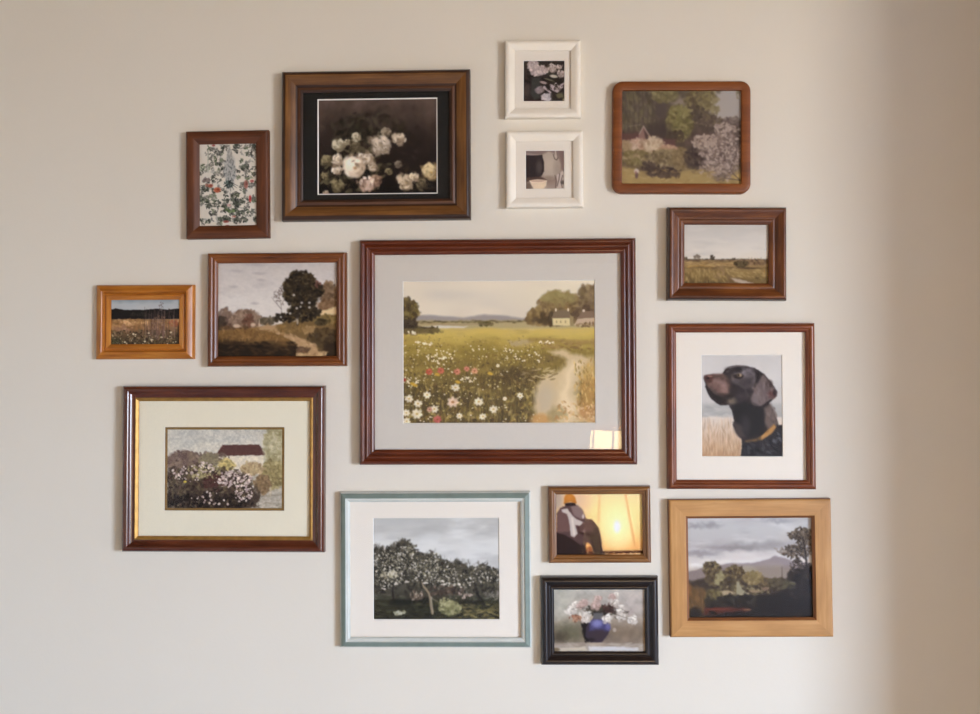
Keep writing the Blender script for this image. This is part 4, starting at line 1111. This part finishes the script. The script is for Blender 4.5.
MAT = {
    'print': art_mat(),
    'walnut_gold': wood('walnut_gold', (80, 49, 23), (114, 74, 36), (146, 100, 52), 0.36, 0.15),
    'walnut_dark': wood('walnut_dark', (42, 24, 15), (58, 34, 21), (76, 46, 28), 0.36, 0.3),
    'walnut_lip': wood('walnut_lip', (70, 44, 30), (92, 60, 42), (110, 76, 52), 0.34, 0.3),
    'mahogany': wood('mahogany', (66, 25, 11), (94, 40, 17), (120, 58, 26), 0.3, 0.25),
    'mahogany_dark': wood('mahogany_dark', (60, 24, 15), (84, 38, 22), (106, 52, 30), 0.24, 0.6),
    'chestnut': wood('chestnut', (80, 41, 16), (114, 61, 25), (146, 86, 38), 0.36, 0.15),
    'pine': wood('pine', (140, 78, 22), (184, 112, 36), (212, 144, 58), 0.38, 0.12, 0.6),
    'brown_oak': wood('brown_oak', (70, 36, 16), (96, 50, 23), (116, 66, 33), 0.5, 0.05),
    'umber': wood('umber', (62, 30, 11), (100, 52, 19), (146, 87, 36), 0.4, 0.1, 0.7),
    'umber_dark': wood('umber_dark', (40, 18, 12), (56, 26, 16), (72, 36, 20), 0.36, 0.3),
    'toffee': wood('toffee', (104, 52, 15), (126, 66, 20), (142, 79, 28), 0.48, 0.06, 0.5),
    'cherry': wood('cherry', (82, 35, 13), (114, 53, 20), (148, 80, 34), 0.36, 0.12),
    'light_oak': wood('light_oak', (172, 122, 66), (190, 138, 78), (206, 156, 96), 0.48, 0.08, 0.8),
    'oak_edge': wood('oak_edge', (112, 66, 30), (134, 82, 40), (152, 98, 52), 0.45, 0.1),
    'bronze': wood('bronze', (90, 54, 23), (120, 76, 36), (152, 102, 54), 0.3, 0.25),
    'ebony': wood('ebony', (20, 15, 14), (28, 20, 19), (40, 30, 27), 0.3, 0.3),
    'gilt': plain('gilt', (178, 134, 66), 0.45, 0.5, 0.5, 0.2, 60),
    'gilt_mat': plain('gilt_mat', (142, 110, 58), 0.45, 0.5, 0.3, 0.15, 80),
    'cream_paint': plain('cream_paint', (246, 237, 220), 0.45, 0.4, 0, 0.02, 30, 0.05),
    'teal_paint': plain('teal_paint', (124, 137, 126), 0.45, 0.3, 0, 0.08, 40, 0.05),
    'teal_pale': plain('teal_pale', (206, 208, 198), 0.4, 0.4, 0, 0.06, 40, 0.05),
    'mat_black': plain('mat_black', (34, 33, 31), 0.8, 0.2, 0, 0.06, 200),
    'mat_grey': plain('mat_grey', (220, 212, 199), 0.85, 0.15, 0, 0.02, 200),
    'mat_white': plain('mat_white', (240, 231, 216), 0.85, 0.15, 0, 0.01, 200),
    'mat_cream': plain('mat_cream', (238, 229, 203), 0.85, 0.15, 0, 0.015, 200),
    'mat_core': plain('mat_core', (244, 240, 232), 0.85, 0.1, 0, 0.01, 200),
    'card': plain('card', (120, 96, 70), 0.85, 0.1, 0, 0.06, 100),
    'glass': glass('picture_glass', 1.2),
    'glass_plain': glass('plain_picture_glass', 1.45),
    'glass_soft': glass('soft_picture_glass', 1.09),
}


# ------------------------------------------------------------------ picture frames
def chaikin(p, mi, n=1):
    """round a moulding profile; the first and last points stay put. p[i] -> p[i+1] has material mi[i]"""
    for _ in range(n):
        q, m = [p[0]], []
        for i in range(len(p) - 1):
            a, b = np.array(p[i]), np.array(p[i + 1])
            c, d = a * 0.75 + b * 0.25, a * 0.25 + b * 0.75
            if i == 0:
                q += [tuple(d)]
                m += [mi[i]]
            elif i == len(p) - 2:
                q += [tuple(c)]
                m += [mi[i]]
            else:
                q += [tuple(c), tuple(d)]
                m += [mi[i], mi[i]]
        q.append(p[-1])
        m.append(mi[-1])
        # segments: q[0]-q[1], q[1]-q[2] ...
        seg = []
        for i in range(len(p) - 1):
            if i == 0:
                seg += [mi[0]]
            elif i == len(p) - 2:
                seg += [mi[i], mi[i]]
            else:
                seg += [mi[i], mi[i]]
        while len(seg) < len(q) - 1:
            seg.append(mi[-1])
        p, mi = q, seg[:len(q) - 1]
    return p, mi


LIP = 0.0025                      # how far print, mat and glass reach under the lip


def rails(root, W, H, prof, mats, hm):
    """four mitred rails; prof = [(u px, h mm, material index of the stretch that ends here)]"""
    p = [(a * PXM, b / 1000.0) for a, b, c in prof]
    mi = [c for a, b, c in prof][1:]
    p, mi = chaikin(p, mi, 1)
    w = p[-1][0]
    z = hm / 1000.0 + 0.0004
    p = [(0.0, 0.0006)] + p + [(w, z), (w - LIP - 0.0006, z), (w - LIP - 0.0006, 0.0006)]
    mi = [prof[0][2]] + mi + [mi[-1]] * 4
    n = len(p)
    for k, (L, ang, loc) in enumerate([(W, 0, (0, 0, -H / 2)), (H, -90, (W / 2, 0, 0)), (W, 180, (0, 0, H / 2)), (H, 90, (-W / 2, 0, 0))]):
        V = [(-L / 2 + u, -h, u) for u, h in p] + [(L / 2 - u, -h, u) for u, h in p]
        F, I = [], []
        for i in range(n):
            j = (i + 1) % n
            F.append((i, j, n + j, n + i))
            I.append(mi[i] if i < len(mi) else mi[-1])
        F += [tuple(range(n))[::-1], tuple(range(n, 2 * n))]
        I += [mi[0], mi[0]]
        o = link('rail', V, F, mats, root, I, 32)
        o.location = loc
        o.rotation_euler = (0, R(ang), 0)
    return w


def ring(name, root, x0, x1, z0, z1, a0, a1, b0, b1, yf, yb, bev, mat, core):
    """a mat: outer rectangle, window (a, b) with a sloping cut edge of width bev"""
    V = []
    for (y, g, k) in [(yf, None, 0), (yf, bev, 1), (yb, 0.0, 1), (yb, None, 0)]:
        if k == 0:
            V += [(x0, y, z0), (x1, y, z0), (x1, y, z1), (x0, y, z1)]
        else:
            V += [(a0 - g, y, b0 - g), (a1 + g, y, b0 - g), (a1 + g, y, b1 + g), (a0 - g, y, b1 + g)]
    F, I = [], []
    for r in range(4):
        s = (r + 1) % 4
        for i in range(4):
            j = (i + 1) % 4
            F.append((4 * r + i, 4 * r + j, 4 * s + j, 4 * s + i))
            I.append(1 if r == 1 else 0)
    return link(name, V, F, [mat, core], root, I)


def print_mesh(root, A, x0, x1, z0, z1, yf, yb):
    """the picture itself: a thin sheet whose front carries the paint, spread over its own window"""
    H, W = A.H, A.W
    xs = np.linspace(x0, x1, W + 1)
    zs = np.linspace(z1, z0, H + 1)
    gx, gz = np.meshgrid(xs, zs)
    n = (W + 1) * (H + 1)
    co = np.empty((n + 4, 3), np.float32)
    co[:n, 0] = gx.ravel()
    co[:n, 1] = yf
    co[:n, 2] = gz.ravel()
    co[n:] = [(x0, yb, z1), (x1, yb, z1), (x1, yb, z0), (x0, yb, z0)]
    idx = np.arange(n).reshape(H + 1, W + 1)
    q = np.stack([idx[:-1, :-1], idx[1:, :-1], idx[1:, 1:], idx[:-1, 1:]], -1).reshape(-1, 4)
    polys_side = [list(idx[0, :]) + [n + 1, n], list(idx[:, -1]) + [n + 2, n + 1], list(idx[-1, ::-1]) + [n + 3, n + 2], list(idx[::-1, 0]) + [n, n + 3], [n, n + 1, n + 2, n + 3]]
    loops = np.concatenate([q.ravel()] + [np.array(p) for p in polys_side]).astype(np.int32)
    tot = np.concatenate([np.full(len(q), 4), [len(p) for p in polys_side]]).astype(np.int32)
    start = np.concatenate([[0], np.cumsum(tot)[:-1]]).astype(np.int32)
    me = bpy.data.meshes.new('print')
    me.vertices.add(n + 4)
    me.vertices.foreach_set('co', co.ravel())
    me.loops.add(len(loops))
    me.loops.foreach_set('vertex_index', loops)
    me.polygons.add(len(tot))
    me.polygons.foreach_set('loop_start', start)
    me.polygons.foreach_set('loop_total', tot)
    me.update(calc_edges=True)
    me.validate()
    P = np.pad(A.c, ((1, 1), (1, 1), (0, 0)), 'edge')
    c = (P[:-1, :-1] + P[1:, :-1] + P[:-1, 1:] + P[1:, 1:]) / 4
    lum = c @ np.array([0.3, 0.59, 0.11])
    c = lum[..., None] + (c - lum[..., None]) * 0.86
    c = (128 + (c - 128) * 1.08 - 3) * np.array([1.01, 1.0, 0.965])
    col = np.ones((n + 4, 4), np.float32)
    col[:n, :3] = np.clip(lin(np.clip(c, 8, 255)) * ART_GAIN, 0.003, 0.93).reshape(-1, 3)
    col[n:, :3] = 0.7
    at_ = me.color_attributes.new('paint', 'FLOAT_COLOR', 'POINT')
    at_.data.foreach_set('color', col.ravel())
    me.materials.append(MAT['print'])
    o = bpy.data.objects.new('print', me)
    C.objects.link(o)
    o.parent = root
    return o


def picture(corners, depth, prof, mats, hm, art, label, mat=None, window=None, bevel=0.6, core='mat_core',
            fillet=None, glazed=True, rounded=None, opening=None):
    """corners TL, TR, BR, BL in photo pixels, of the frame's front edge"""
    prof = [(a, b * 1.3, c) for a, b, c in prof]
    hm, depth = hm * 1.3, depth * 1.3
    q = [at(x, y, -depth * 0.5 / 1000.0) for x, y in corners]
    tl, tr, br, bl = q
    cen = (tl + tr + br + bl) / 4
    W = ((tr - tl).length + (br - bl).length) / 2
    H = ((tl - bl).length + (tr - br).length) / 2
    roll = (math.atan2(tr.z - tl.z, tr.x - tl.x) + math.atan2(br.z - bl.z, br.x - bl.x)) / 2
    root = bpy.data.objects.new('framed_picture', None)
    root.empty_display_size = 0.05
    C.objects.link(root)
    root.location = (cen.x, 0.0, cen.z)
    root.rotation_euler = (0, -roll, 0)
    root['label'] = label
    root['category'] = 'picture'
    M_ = [MAT[k] for k in mats]
    if rounded:
        w = round_frame(root, W, H, prof, M_, hm, *rounded)
    else:
        w = rails(root, W, H, prof, M_, hm)
    ox0, ox1, oz0, oz1 = -W / 2 + w - LIP, W / 2 - w + LIP, -H / 2 + w - LIP, H / 2 - w + LIP
    h = hm / 1000.0
    y = -h
    if glazed:
        V, F = box(ox0, ox1, y, y + 0.0016, oz0, oz1)
        link('glass_pane', V, F, [MAT[glazed if isinstance(glazed, str) else 'glass']], root)
        y += 0.0019

    def loc(px, py):
        p = at(px, py, y)
        dx, dz = p.x - cen.x, p.z - cen.z
        c_, s_ = math.cos(-roll), math.sin(-roll)
        return dx * c_ - dz * s_, dx * s_ + dz * c_
    if mat:
        x0_, z1_ = loc(window[0], window[1])
        x1_, z0_ = loc(window[2], window[3])
        bv = bevel * PXM
        if fillet:
            g = 2.4 * PXM
            ring('mat', root, ox0, ox1, oz0, oz1, x0_ - g, x1_ + g, z0_ - g, z1_ + g, y, y + 0.0014, 0.2 * PXM, MAT[mat], MAT[core])
            ring('fillet', root, ox0 + 0.02, ox1 - 0.02, oz0 + 0.02, oz1 - 0.02, x0_, x1_, z0_, z1_, y + 0.0016, y + 0.0024, 0.2 * PXM, MAT[fillet], MAT[fillet])
            y += 0.0026
        else:
            ring('mat', root, ox0, ox1, oz0, oz1, x0_, x1_, z0_, z1_, y, y + 0.0016, bv, MAT[mat], MAT[core])
            y += 0.0019
        e = 0.0006
        print_mesh(root, art, x0_ - e, x1_ + e, z0_ - e, z1_ + e, y, y + 0.0006)
    else:
        print_mesh(root, art, ox0, ox1, oz0, oz1, y, y + 0.0012)
        y += 0.0006
    y += 0.0009
    V, F = box(ox0, ox1, y, -0.0010, oz0, oz1)
    link('backing_board', V, F, [MAT['card']], root)
    return root


def rr(hw, hh, r, n=10):
    pts = []
    for cx, cz, a0 in [(hw - r, -hh + r, -90), (hw - r, hh - r, 0), (-hw + r, hh - r, 90), (-hw + r, -hh + r, 180)]:
        for k in range(n + 1):
            a = R(a0 + 90.0 * k / n)
            pts.append((cx + r * math.cos(a), cz + r * math.sin(a)))
    return pts


def round_frame(root, W, H, prof, mats, hm, r_out, r_in):
    p = [(a * PXM, b / 1000.0) for a, b, c in prof]
    w = p[-1][0]
    z = hm / 1000.0 + 0.0004
    p = [(0.0, 0.0006)] + p + [(w, z), (w - LIP - 0.0006, z), (w - LIP - 0.0006, 0.0006)]
    V, F = [], []
    for u, h in p:
        r = (r_out + (r_in - r_out) * u / w) * PXM
        V += [(x, -h, zz) for x, zz in rr(W / 2 - u, H / 2 - u, max(r, 0.0008))]
    n = len(V) // len(p)
    m = len(p)
    for i in range(m):
        j = (i + 1) % m
        for k in range(n):
            l = (k + 1) % n
            F.append((i * n + k, i * n + l, j * n + l, j * n + k))
    link('frame', V, F, mats, root, None, 40)
    return w


picture([(282.7, 72.4), (470.6, 70), (470.8, 219.2), (281.9, 221.6)], 20,
        [(0, 13, 1), (1.2, 18, 1), (3.2, 20, 1), (4.6, 20, 1), (6, 19.5, 0), (9, 18, 0), (12, 15, 0), (14.4, 12.2, 0), (15.4, 11, 1), (16.2, 11.5, 1), (17.2, 13, 2), (19, 13, 2), (21, 11, 1)],
        ['walnut_gold', 'walnut_dark', 'walnut_lip'], 9, paint_roses(),
        'picture of white roses on black in golden-brown frame with black mat', 'mat_black', (318.6, 100.3, 436.6, 192.4), 1.15)
picture([(504.8, 41.7), (580, 41.2), (581, 118.3), (505.6, 118.7)], 14,
        [(0, 12, 0), (0.6, 14, 0), (3, 15, 0), (5, 14, 0), (9.5, 10, 0)], ['cream_paint'], 8, paint_hydrangea(),
        'small cream square frame with pale blossoms photo, upper of the white pair', 'mat_white', (523.8, 60.9, 564.3, 100.7), 0.4)
picture([(506.8, 132.2), (582.6, 131.6), (583, 207.6), (505.8, 208.2)], 14,
        [(0, 12, 0), (0.6, 14, 0), (3, 15, 0), (5, 14, 0), (9.5, 10, 0)], ['cream_paint'], 8, paint_pitcher(),
        'small cream square frame with jug and bowl photo, lower of the white pair', 'mat_white', (525.9, 150.9, 564, 188.4), 0.4)
picture([(612.2, 82), (749.8, 82), (750.4, 193.8), (612.2, 193.8)], 14,
        [(0, 10, 0), (0.4, 12.5, 0), (1.2, 14, 0), (2.4, 14.5, 0), (8.4, 14.5, 0), (9.2, 14, 0), (9.6, 12, 0)], ['toffee'], 9.5, paint_blossom(),
        'painting of cottage garden and blossom tree in rounded-corner brown wooden frame', glazed=False, rounded=(10, 1.5))
picture([(187.6, 132.2), (270, 130.6), (268.9, 238), (186.4, 239.3)], 14,
        [(0, 11, 0), (0.8, 14, 0), (3, 15, 0), (6.5, 15.2, 0), (8, 14.6, 0), (13, 9.5, 0)], ['brown_oak'], 6.5, paint_botanical(),
        'botanical chart of many small plants in upright brown wooden frame', glazed=False)
picture([(97.2, 285.4), (194.7, 284.8), (194.1, 359), (96.2, 359.3)], 13,
        [(0, 8, 0), (0.8, 10.5, 0), (3, 13, 0), (5.6, 15.5, 0), (7, 15.6, 0), (8.2, 12, 0), (9, 8.8, 0), (9.6, 8.8, 0), (10, 10.5, 0), (11, 11, 0), (15, 8.5, 0)], ['pine'], 6.5, paint_weeds(),
        'small photo of weedy field under dark hill in orange pine frame', glazed=False)
picture([(209.1, 253.7), (347.1, 252.6), (346.4, 366), (207.8, 366.6)], 16,
        [(0, 12, 0), (0.8, 15.5, 0), (2.4, 17.4, 0), (4, 17.2, 0), (5, 15.4, 0), (5.8, 15, 0), (6.6, 16, 0), (8, 15, 0), (10, 11.5, 0)], ['chestnut'], 7.5, paint_lane(),
        'painting of sandy lane beside a big dark tree in slim brown frame', glazed=False)
picture([(360.3, 240.4), (635.7, 238.2), (636.8, 464.4), (359.6, 464.7)], 18,
        [(0, 12, 0), (0.8, 17, 0), (2.4, 19.6, 0), (4, 19.4, 0), (5, 17, 0), (5.7, 16.2, 0), (6.5, 18, 0), (8, 19, 0), (9.2, 17.6, 0), (10, 15, 0), (10.6, 14.4, 0), (11.4, 15.6, 0), (13, 15.2, 0), (15, 12, 0)], ['mahogany'], 8, paint_meadow(),
        'large centre picture of flower meadow, path and cottages in reddish-brown frame', 'mat_grey', (403.3, 281.7, 595.2, 422.6), 0.5, glazed='glass_plain')
picture([(667.1, 207.2), (785.3, 208), (786.4, 300.5), (667.1, 300.5)], 19,
        [(0, 12, 1), (0.9, 18, 1), (2.2, 20.4, 1), (3.6, 20.4, 0), (5, 19.4, 0), (10, 14, 0), (11.6, 13, 0), (12.4, 13.6, 0), (14, 13.4, 0), (17, 10, 0)], ['umber', 'umber_dark'], 6.5, paint_moor(),
        'painting of pale sky over flat moor in dark brown scooped frame', glazed=False)
picture([(667.4, 323.3), (814.6, 323.3), (814.7, 489), (666.3, 489)], 16,
        [(0, 11, 0), (0.8, 15, 0), (2.4, 17.4, 0), (4.4, 17.6, 0), (5.6, 16.4, 0), (6.2, 14.4, 0), (7, 14.4, 0), (9, 11.6, 0)], ['cherry'], 8, paint_dog(),
        'portrait of a dark brown dog on white mat in reddish wooden frame', 'mat_white', (701.6, 355.3, 782.7, 456.3), 0.4)
picture([(124.4, 385.7), (325.6, 385.7), (324.4, 552), (122.6, 551.5)], 19,
        [(0, 12, 0), (0.8, 17.5, 0), (2.4, 20, 0), (4.6, 20.2, 0), (6.2, 18.6, 0), (7.6, 15.4, 0), (9.4, 13.4, 0), (11.4, 12.6, 0), (12, 12.6, 0), (12.4, 14, 1), (13.2, 14.2, 1), (15.4, 10.6, 1)], ['mahogany_dark', 'gilt'], 8, paint_hedge(),
        'picture of flowering hedge and pale house with gold-edged cream mat in mahogany frame', 'mat_cream', (167.3, 429.6, 281.6, 508.3), 0.4, fillet='gilt_mat')
picture([(339.6, 492), (531.6, 491.3), (530.2, 647.4), (341, 647.1)], 16,
        [(0, 9, 1), (0.5, 11, 1), (1.6, 13, 1), (2, 13.6, 0), (5.6, 16, 0), (6.2, 15.4, 0), (6.6, 13.6, 1), (8, 14, 1), (10, 11, 1)], ['teal_paint', 'teal_pale'], 7.5, paint_orchard(),
        'picture of blossoming orchard trees on white mat in grey-teal frame', 'mat_white', (373.4, 518.4, 499.3, 619.3), 0.4)
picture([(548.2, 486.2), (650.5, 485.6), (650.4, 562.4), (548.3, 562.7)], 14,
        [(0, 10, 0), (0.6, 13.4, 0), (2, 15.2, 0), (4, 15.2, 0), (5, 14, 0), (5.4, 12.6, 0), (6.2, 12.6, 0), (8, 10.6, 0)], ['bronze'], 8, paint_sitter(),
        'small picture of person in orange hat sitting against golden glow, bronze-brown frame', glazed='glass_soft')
picture([(541.2, 576.4), (658.5, 575.8), (658, 664.9), (540.7, 664.4)], 17,
        [(0, 10, 0), (0.8, 15, 0), (2.6, 18, 0), (5, 18, 0), (6.6, 16, 0), (8.6, 12.4, 0), (9.4, 12, 0), (10, 13.4, 0), (11.4, 13.4, 0), (13, 10.6, 0)], ['ebony'], 7, paint_vase(),
        'still life of white flowers in blue vase in small black frame', glazed=False)
picture([(668.8, 499.1), (830.6, 498.3), (831.8, 636), (669.2, 636.8)], 15,
        [(0, 11, 1), (0.5, 13.6, 1), (1.3, 15, 0), (3, 15.2, 0), (15.6, 15.2, 0), (16.6, 14.8, 0), (17.2, 13, 1), (18.7, 11.4, 1)], ['light_oak', 'oak_edge'], 7.5, paint_valley(),
        'landscape of hills, cloudy sky and dark trees in wide pale oak frame')

# ------------------------------------------------------------------ the room
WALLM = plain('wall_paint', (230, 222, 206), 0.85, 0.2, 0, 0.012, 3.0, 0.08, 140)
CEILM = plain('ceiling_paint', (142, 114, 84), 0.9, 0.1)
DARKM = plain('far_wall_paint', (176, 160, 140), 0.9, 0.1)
FLOORM = plain('floor_carpet', (172, 180, 194), 0.95, 0.1, 0, 0.06, 60, 0.3, 500)
TRIMM = plain('window_paint', (226, 224, 218), 0.4, 0.4)

XL, XR, YF, ZC = -2.9, 5.0, -6.3, 2.5


def struct(name, bs, mat):
    V, F = boxes(*bs)
    o = link(name, V, F, [mat])
    o['kind'] = 'structure'
    return o


struct('wall_back', [(XL - 0.1, XR + 0.1, 0, 0.1, 0, ZC)], WALLM)
struct('floor', [(XL - 0.1, XR + 0.1, YF - 0.1, 0.1, -0.1, 0)], FLOORM)
struct('ceiling', [(XL - 0.1, XR + 0.1, YF - 0.1, 0.1, ZC, ZC + 0.1)], CEILM)
struct('wall_left', [(XL - 0.1, XL, YF, 0, 0, ZC)], WALLM)
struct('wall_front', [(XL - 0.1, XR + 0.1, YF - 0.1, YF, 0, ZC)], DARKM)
WY0, WY1, WZ0, WZ1 = -5.6, -3.7, 0.5, 2.3
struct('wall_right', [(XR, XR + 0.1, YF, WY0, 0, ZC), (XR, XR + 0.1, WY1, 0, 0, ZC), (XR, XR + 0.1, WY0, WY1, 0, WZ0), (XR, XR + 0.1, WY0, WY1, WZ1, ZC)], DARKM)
# unseen wall stub, added to shade the right side of the picture wall
STUB = 0.58
struct('wall_shade_stub', [(1.36, 1.5, -STUB, 0, 0, ZC)], DARKM)
struct('window_1', [(XR + 0.02, XR + 0.07, WY0, WY1, WZ0, WZ0 + 0.05), (XR + 0.02, XR + 0.07, WY0, WY1, WZ1 - 0.05, WZ1),
                    (XR + 0.02, XR + 0.07, WY0, WY0 + 0.05, WZ0 + 0.05, WZ1 - 0.05), (XR + 0.02, XR + 0.07, WY1 - 0.05, WY1, WZ0 + 0.05, WZ1 - 0.05)], TRIMM)

# ------------------------------------------------------------------ the lamp mirrored in the glass
LD = 2.45                         # its distance from the wall


def mirrored(px, py):
    p = at(px, py, LD)
    return Vector((p.x, -LD, p.z))


SHADE_E = (1.0, 0.68, 0.32)
SHADE_S = 12.5


def emit(name, c, s, tex=True):
    m, nt, b = new_mat(name)
    b.inputs['Base Color'].default_value = (0.8, 0.7, 0.5, 1)
    b.inputs['Roughness'].default_value = 0.9
    b.inputs['Emission Color'].default_value = (*c, 1)
    b.inputs['Emission Strength'].default_value = s
    return m


lc = mirrored(622, 490)
ztop, zbot = mirrored(617, 428).z, mirrored(617, 552).z
k = (LD + DIST) / FPX
rtop, rbot = 31 * k, 40 * k
lamp = bpy.data.objects.new('floor_lamp', None)
C.objects.link(lamp)
TABLE = 0.0
lamp.location = (lc.x, lc.y, TABLE)
lamp['label'] = 'lit panelled lampshade mirrored in the glass of the large meadow picture'
lamp['category'] = 'lamp'


def lathe(name, prof, mat, parent, n=40, close=True, smooth=50):
    V, F = [], []
    for r, z in prof:
        V += [(r * math.cos(2 * math.pi * i / n), r * math.sin(2 * math.pi * i / n), z) for i in range(n)]
    m = len(prof)
    for i in range(m if close else m - 1):
        j = (i + 1) % m
        for a in range(n):
            b = (a + 1) % n
            F.append((i * n + a, i * n + b, j * n + b, j * n + a))
    if not close:
        F.append(tuple(range(n))[::-1])
        F.append(tuple(range((m - 1) * n, m * n)))
    return link(name, V, F, [mat], parent, None, smooth)


z0, z1 = zbot - TABLE, ztop - TABLE
shp = []
for i in range(11):
    t = i / 10
    r = rbot + (rtop - rbot) * (t ** 0.85)
    shp.append((r, z0 + (z1 - z0) * t))
shade = lathe('lamp_shade', shp + [(r - 0.003, z) for r, z in shp[::-1]], emit('lit_lamp_cloth', SHADE_E, SHADE_S), lamp)
TRD = plain('shade_trim', (110, 60, 34), 0.8, 0.1)
for nm, (r, z) in (('shade_rim', (rbot + 0.003, z0)), ('shade_rim', (rtop + 0.003, z1))):
    lathe(nm, [(r - 0.006, z - 0.006), (r + 0.004, z - 0.006), (r + 0.004, z + 0.006), (r - 0.006, z + 0.006)], TRD, lamp)
for i in range(8):
    a = R(90 + 22.5 + 45 * i)
    V, F = [], []
    for r, z in shp:
        for da, dr in ((-1, 0.0), (1, 0.0), (1, 0.005), (-1, 0.005)):
            rr_ = r + 0.0005 + dr
            t = a + da * 0.004 / r
            V.append((rr_ * math.cos(t), rr_ * math.sin(t), z))
    for i2 in range(len(shp) - 1):
        for j in range(4):
            l = (j + 1) % 4
            F.append((i2 * 4 + j, i2 * 4 + l, i2 * 4 + 4 + l, i2 * 4 + 4 + j))
    F += [(3, 2, 1, 0), tuple(range(len(V) - 4, len(V)))]
    link('shade_seam', V, F, [TRD], lamp)
BRASS = plain('lamp_brass', (150, 112, 60), 0.35, 0.5, 0.8)
lathe('lamp_base', [(0.16, 0.0), (0.16, 0.018), (0.05, 0.032), (0.02, 0.06)], BRASS, lamp, 32, False)
lathe('lamp_pole', [(0.015, 0.058), (0.015, z0 * 0.5), (0.022, z0 * 0.52), (0.015, z0 * 0.54), (0.012, z0 + 0.2)], BRASS, lamp, 24, False)
lathe('bulb', [(0.012, z0 + 0.202), (0.03, z0 + 0.24), (0.034, z0 + 0.27), (0.02, z0 + 0.3), (0.004, z0 + 0.31)], emit('bulb_glow', (1, 0.8, 0.5), 6.0), lamp, 24, False)

# ------------------------------------------------------------------ light
SKY = (0.69, 0.86, 1.15, 1)
GROUND = (0.36, 0.34, 0.31, 1)
SKY_S = 72.5
al = bpy.data.lights.new('window_daylight', 'AREA')      # guides sampling to the opening, the sky itself is the light
al.shape = 'RECTANGLE'
al.size = WY1 - WY0 - 0.1
al.size_y = WZ1 - WZ0 - 0.1
al.cycles.is_portal = True
ao = bpy.data.objects.new('window_daylight', al)
C.objects.link(ao)
ao.matrix_world = Matrix(((0, 0, 1, XR + 0.015), (1, 0, 0, (WY0 + WY1) / 2), (0, 1, 0, (WZ0 + WZ1) / 2), (0, 0, 0, 1)))
# an area light shines along its -Z, here -X: into the room

w = bpy.data.worlds.new('world')
SC.world = w
w.use_nodes = True
nt = w.node_tree
bg = nt.nodes['Background']
tc = nt.nodes.new('ShaderNodeTexCoord')
sx = nt.nodes.new('ShaderNodeSeparateXYZ')
rp = nt.nodes.new('ShaderNodeValToRGB')
mr = nt.nodes.new('ShaderNodeMapRange')
mr.inputs['From Min'].default_value = -0.3
mr.inputs['From Max'].default_value = 0.3
e = rp.color_ramp.elements
e[0].position = 0.35
e[0].color = GROUND
e[1].position = 0.62
e[1].color = SKY
nt.links.new(tc.outputs['Generated'], sx.inputs[0])
nt.links.new(sx.outputs['Z'], mr.inputs['Value'])
nt.links.new(mr.outputs[0], rp.inputs['Fac'])
nt.links.new(rp.outputs['Color'], bg.inputs['Color'])
bg.inputs['Strength'].default_value = SKY_S

SC.view_settings.view_transform = 'Standard'
SC.view_settings.look = 'None'
SC.view_settings.gamma = 1
SC.view_settings.exposure = 0.03
SC.view_settings.use_curve_mapping = False
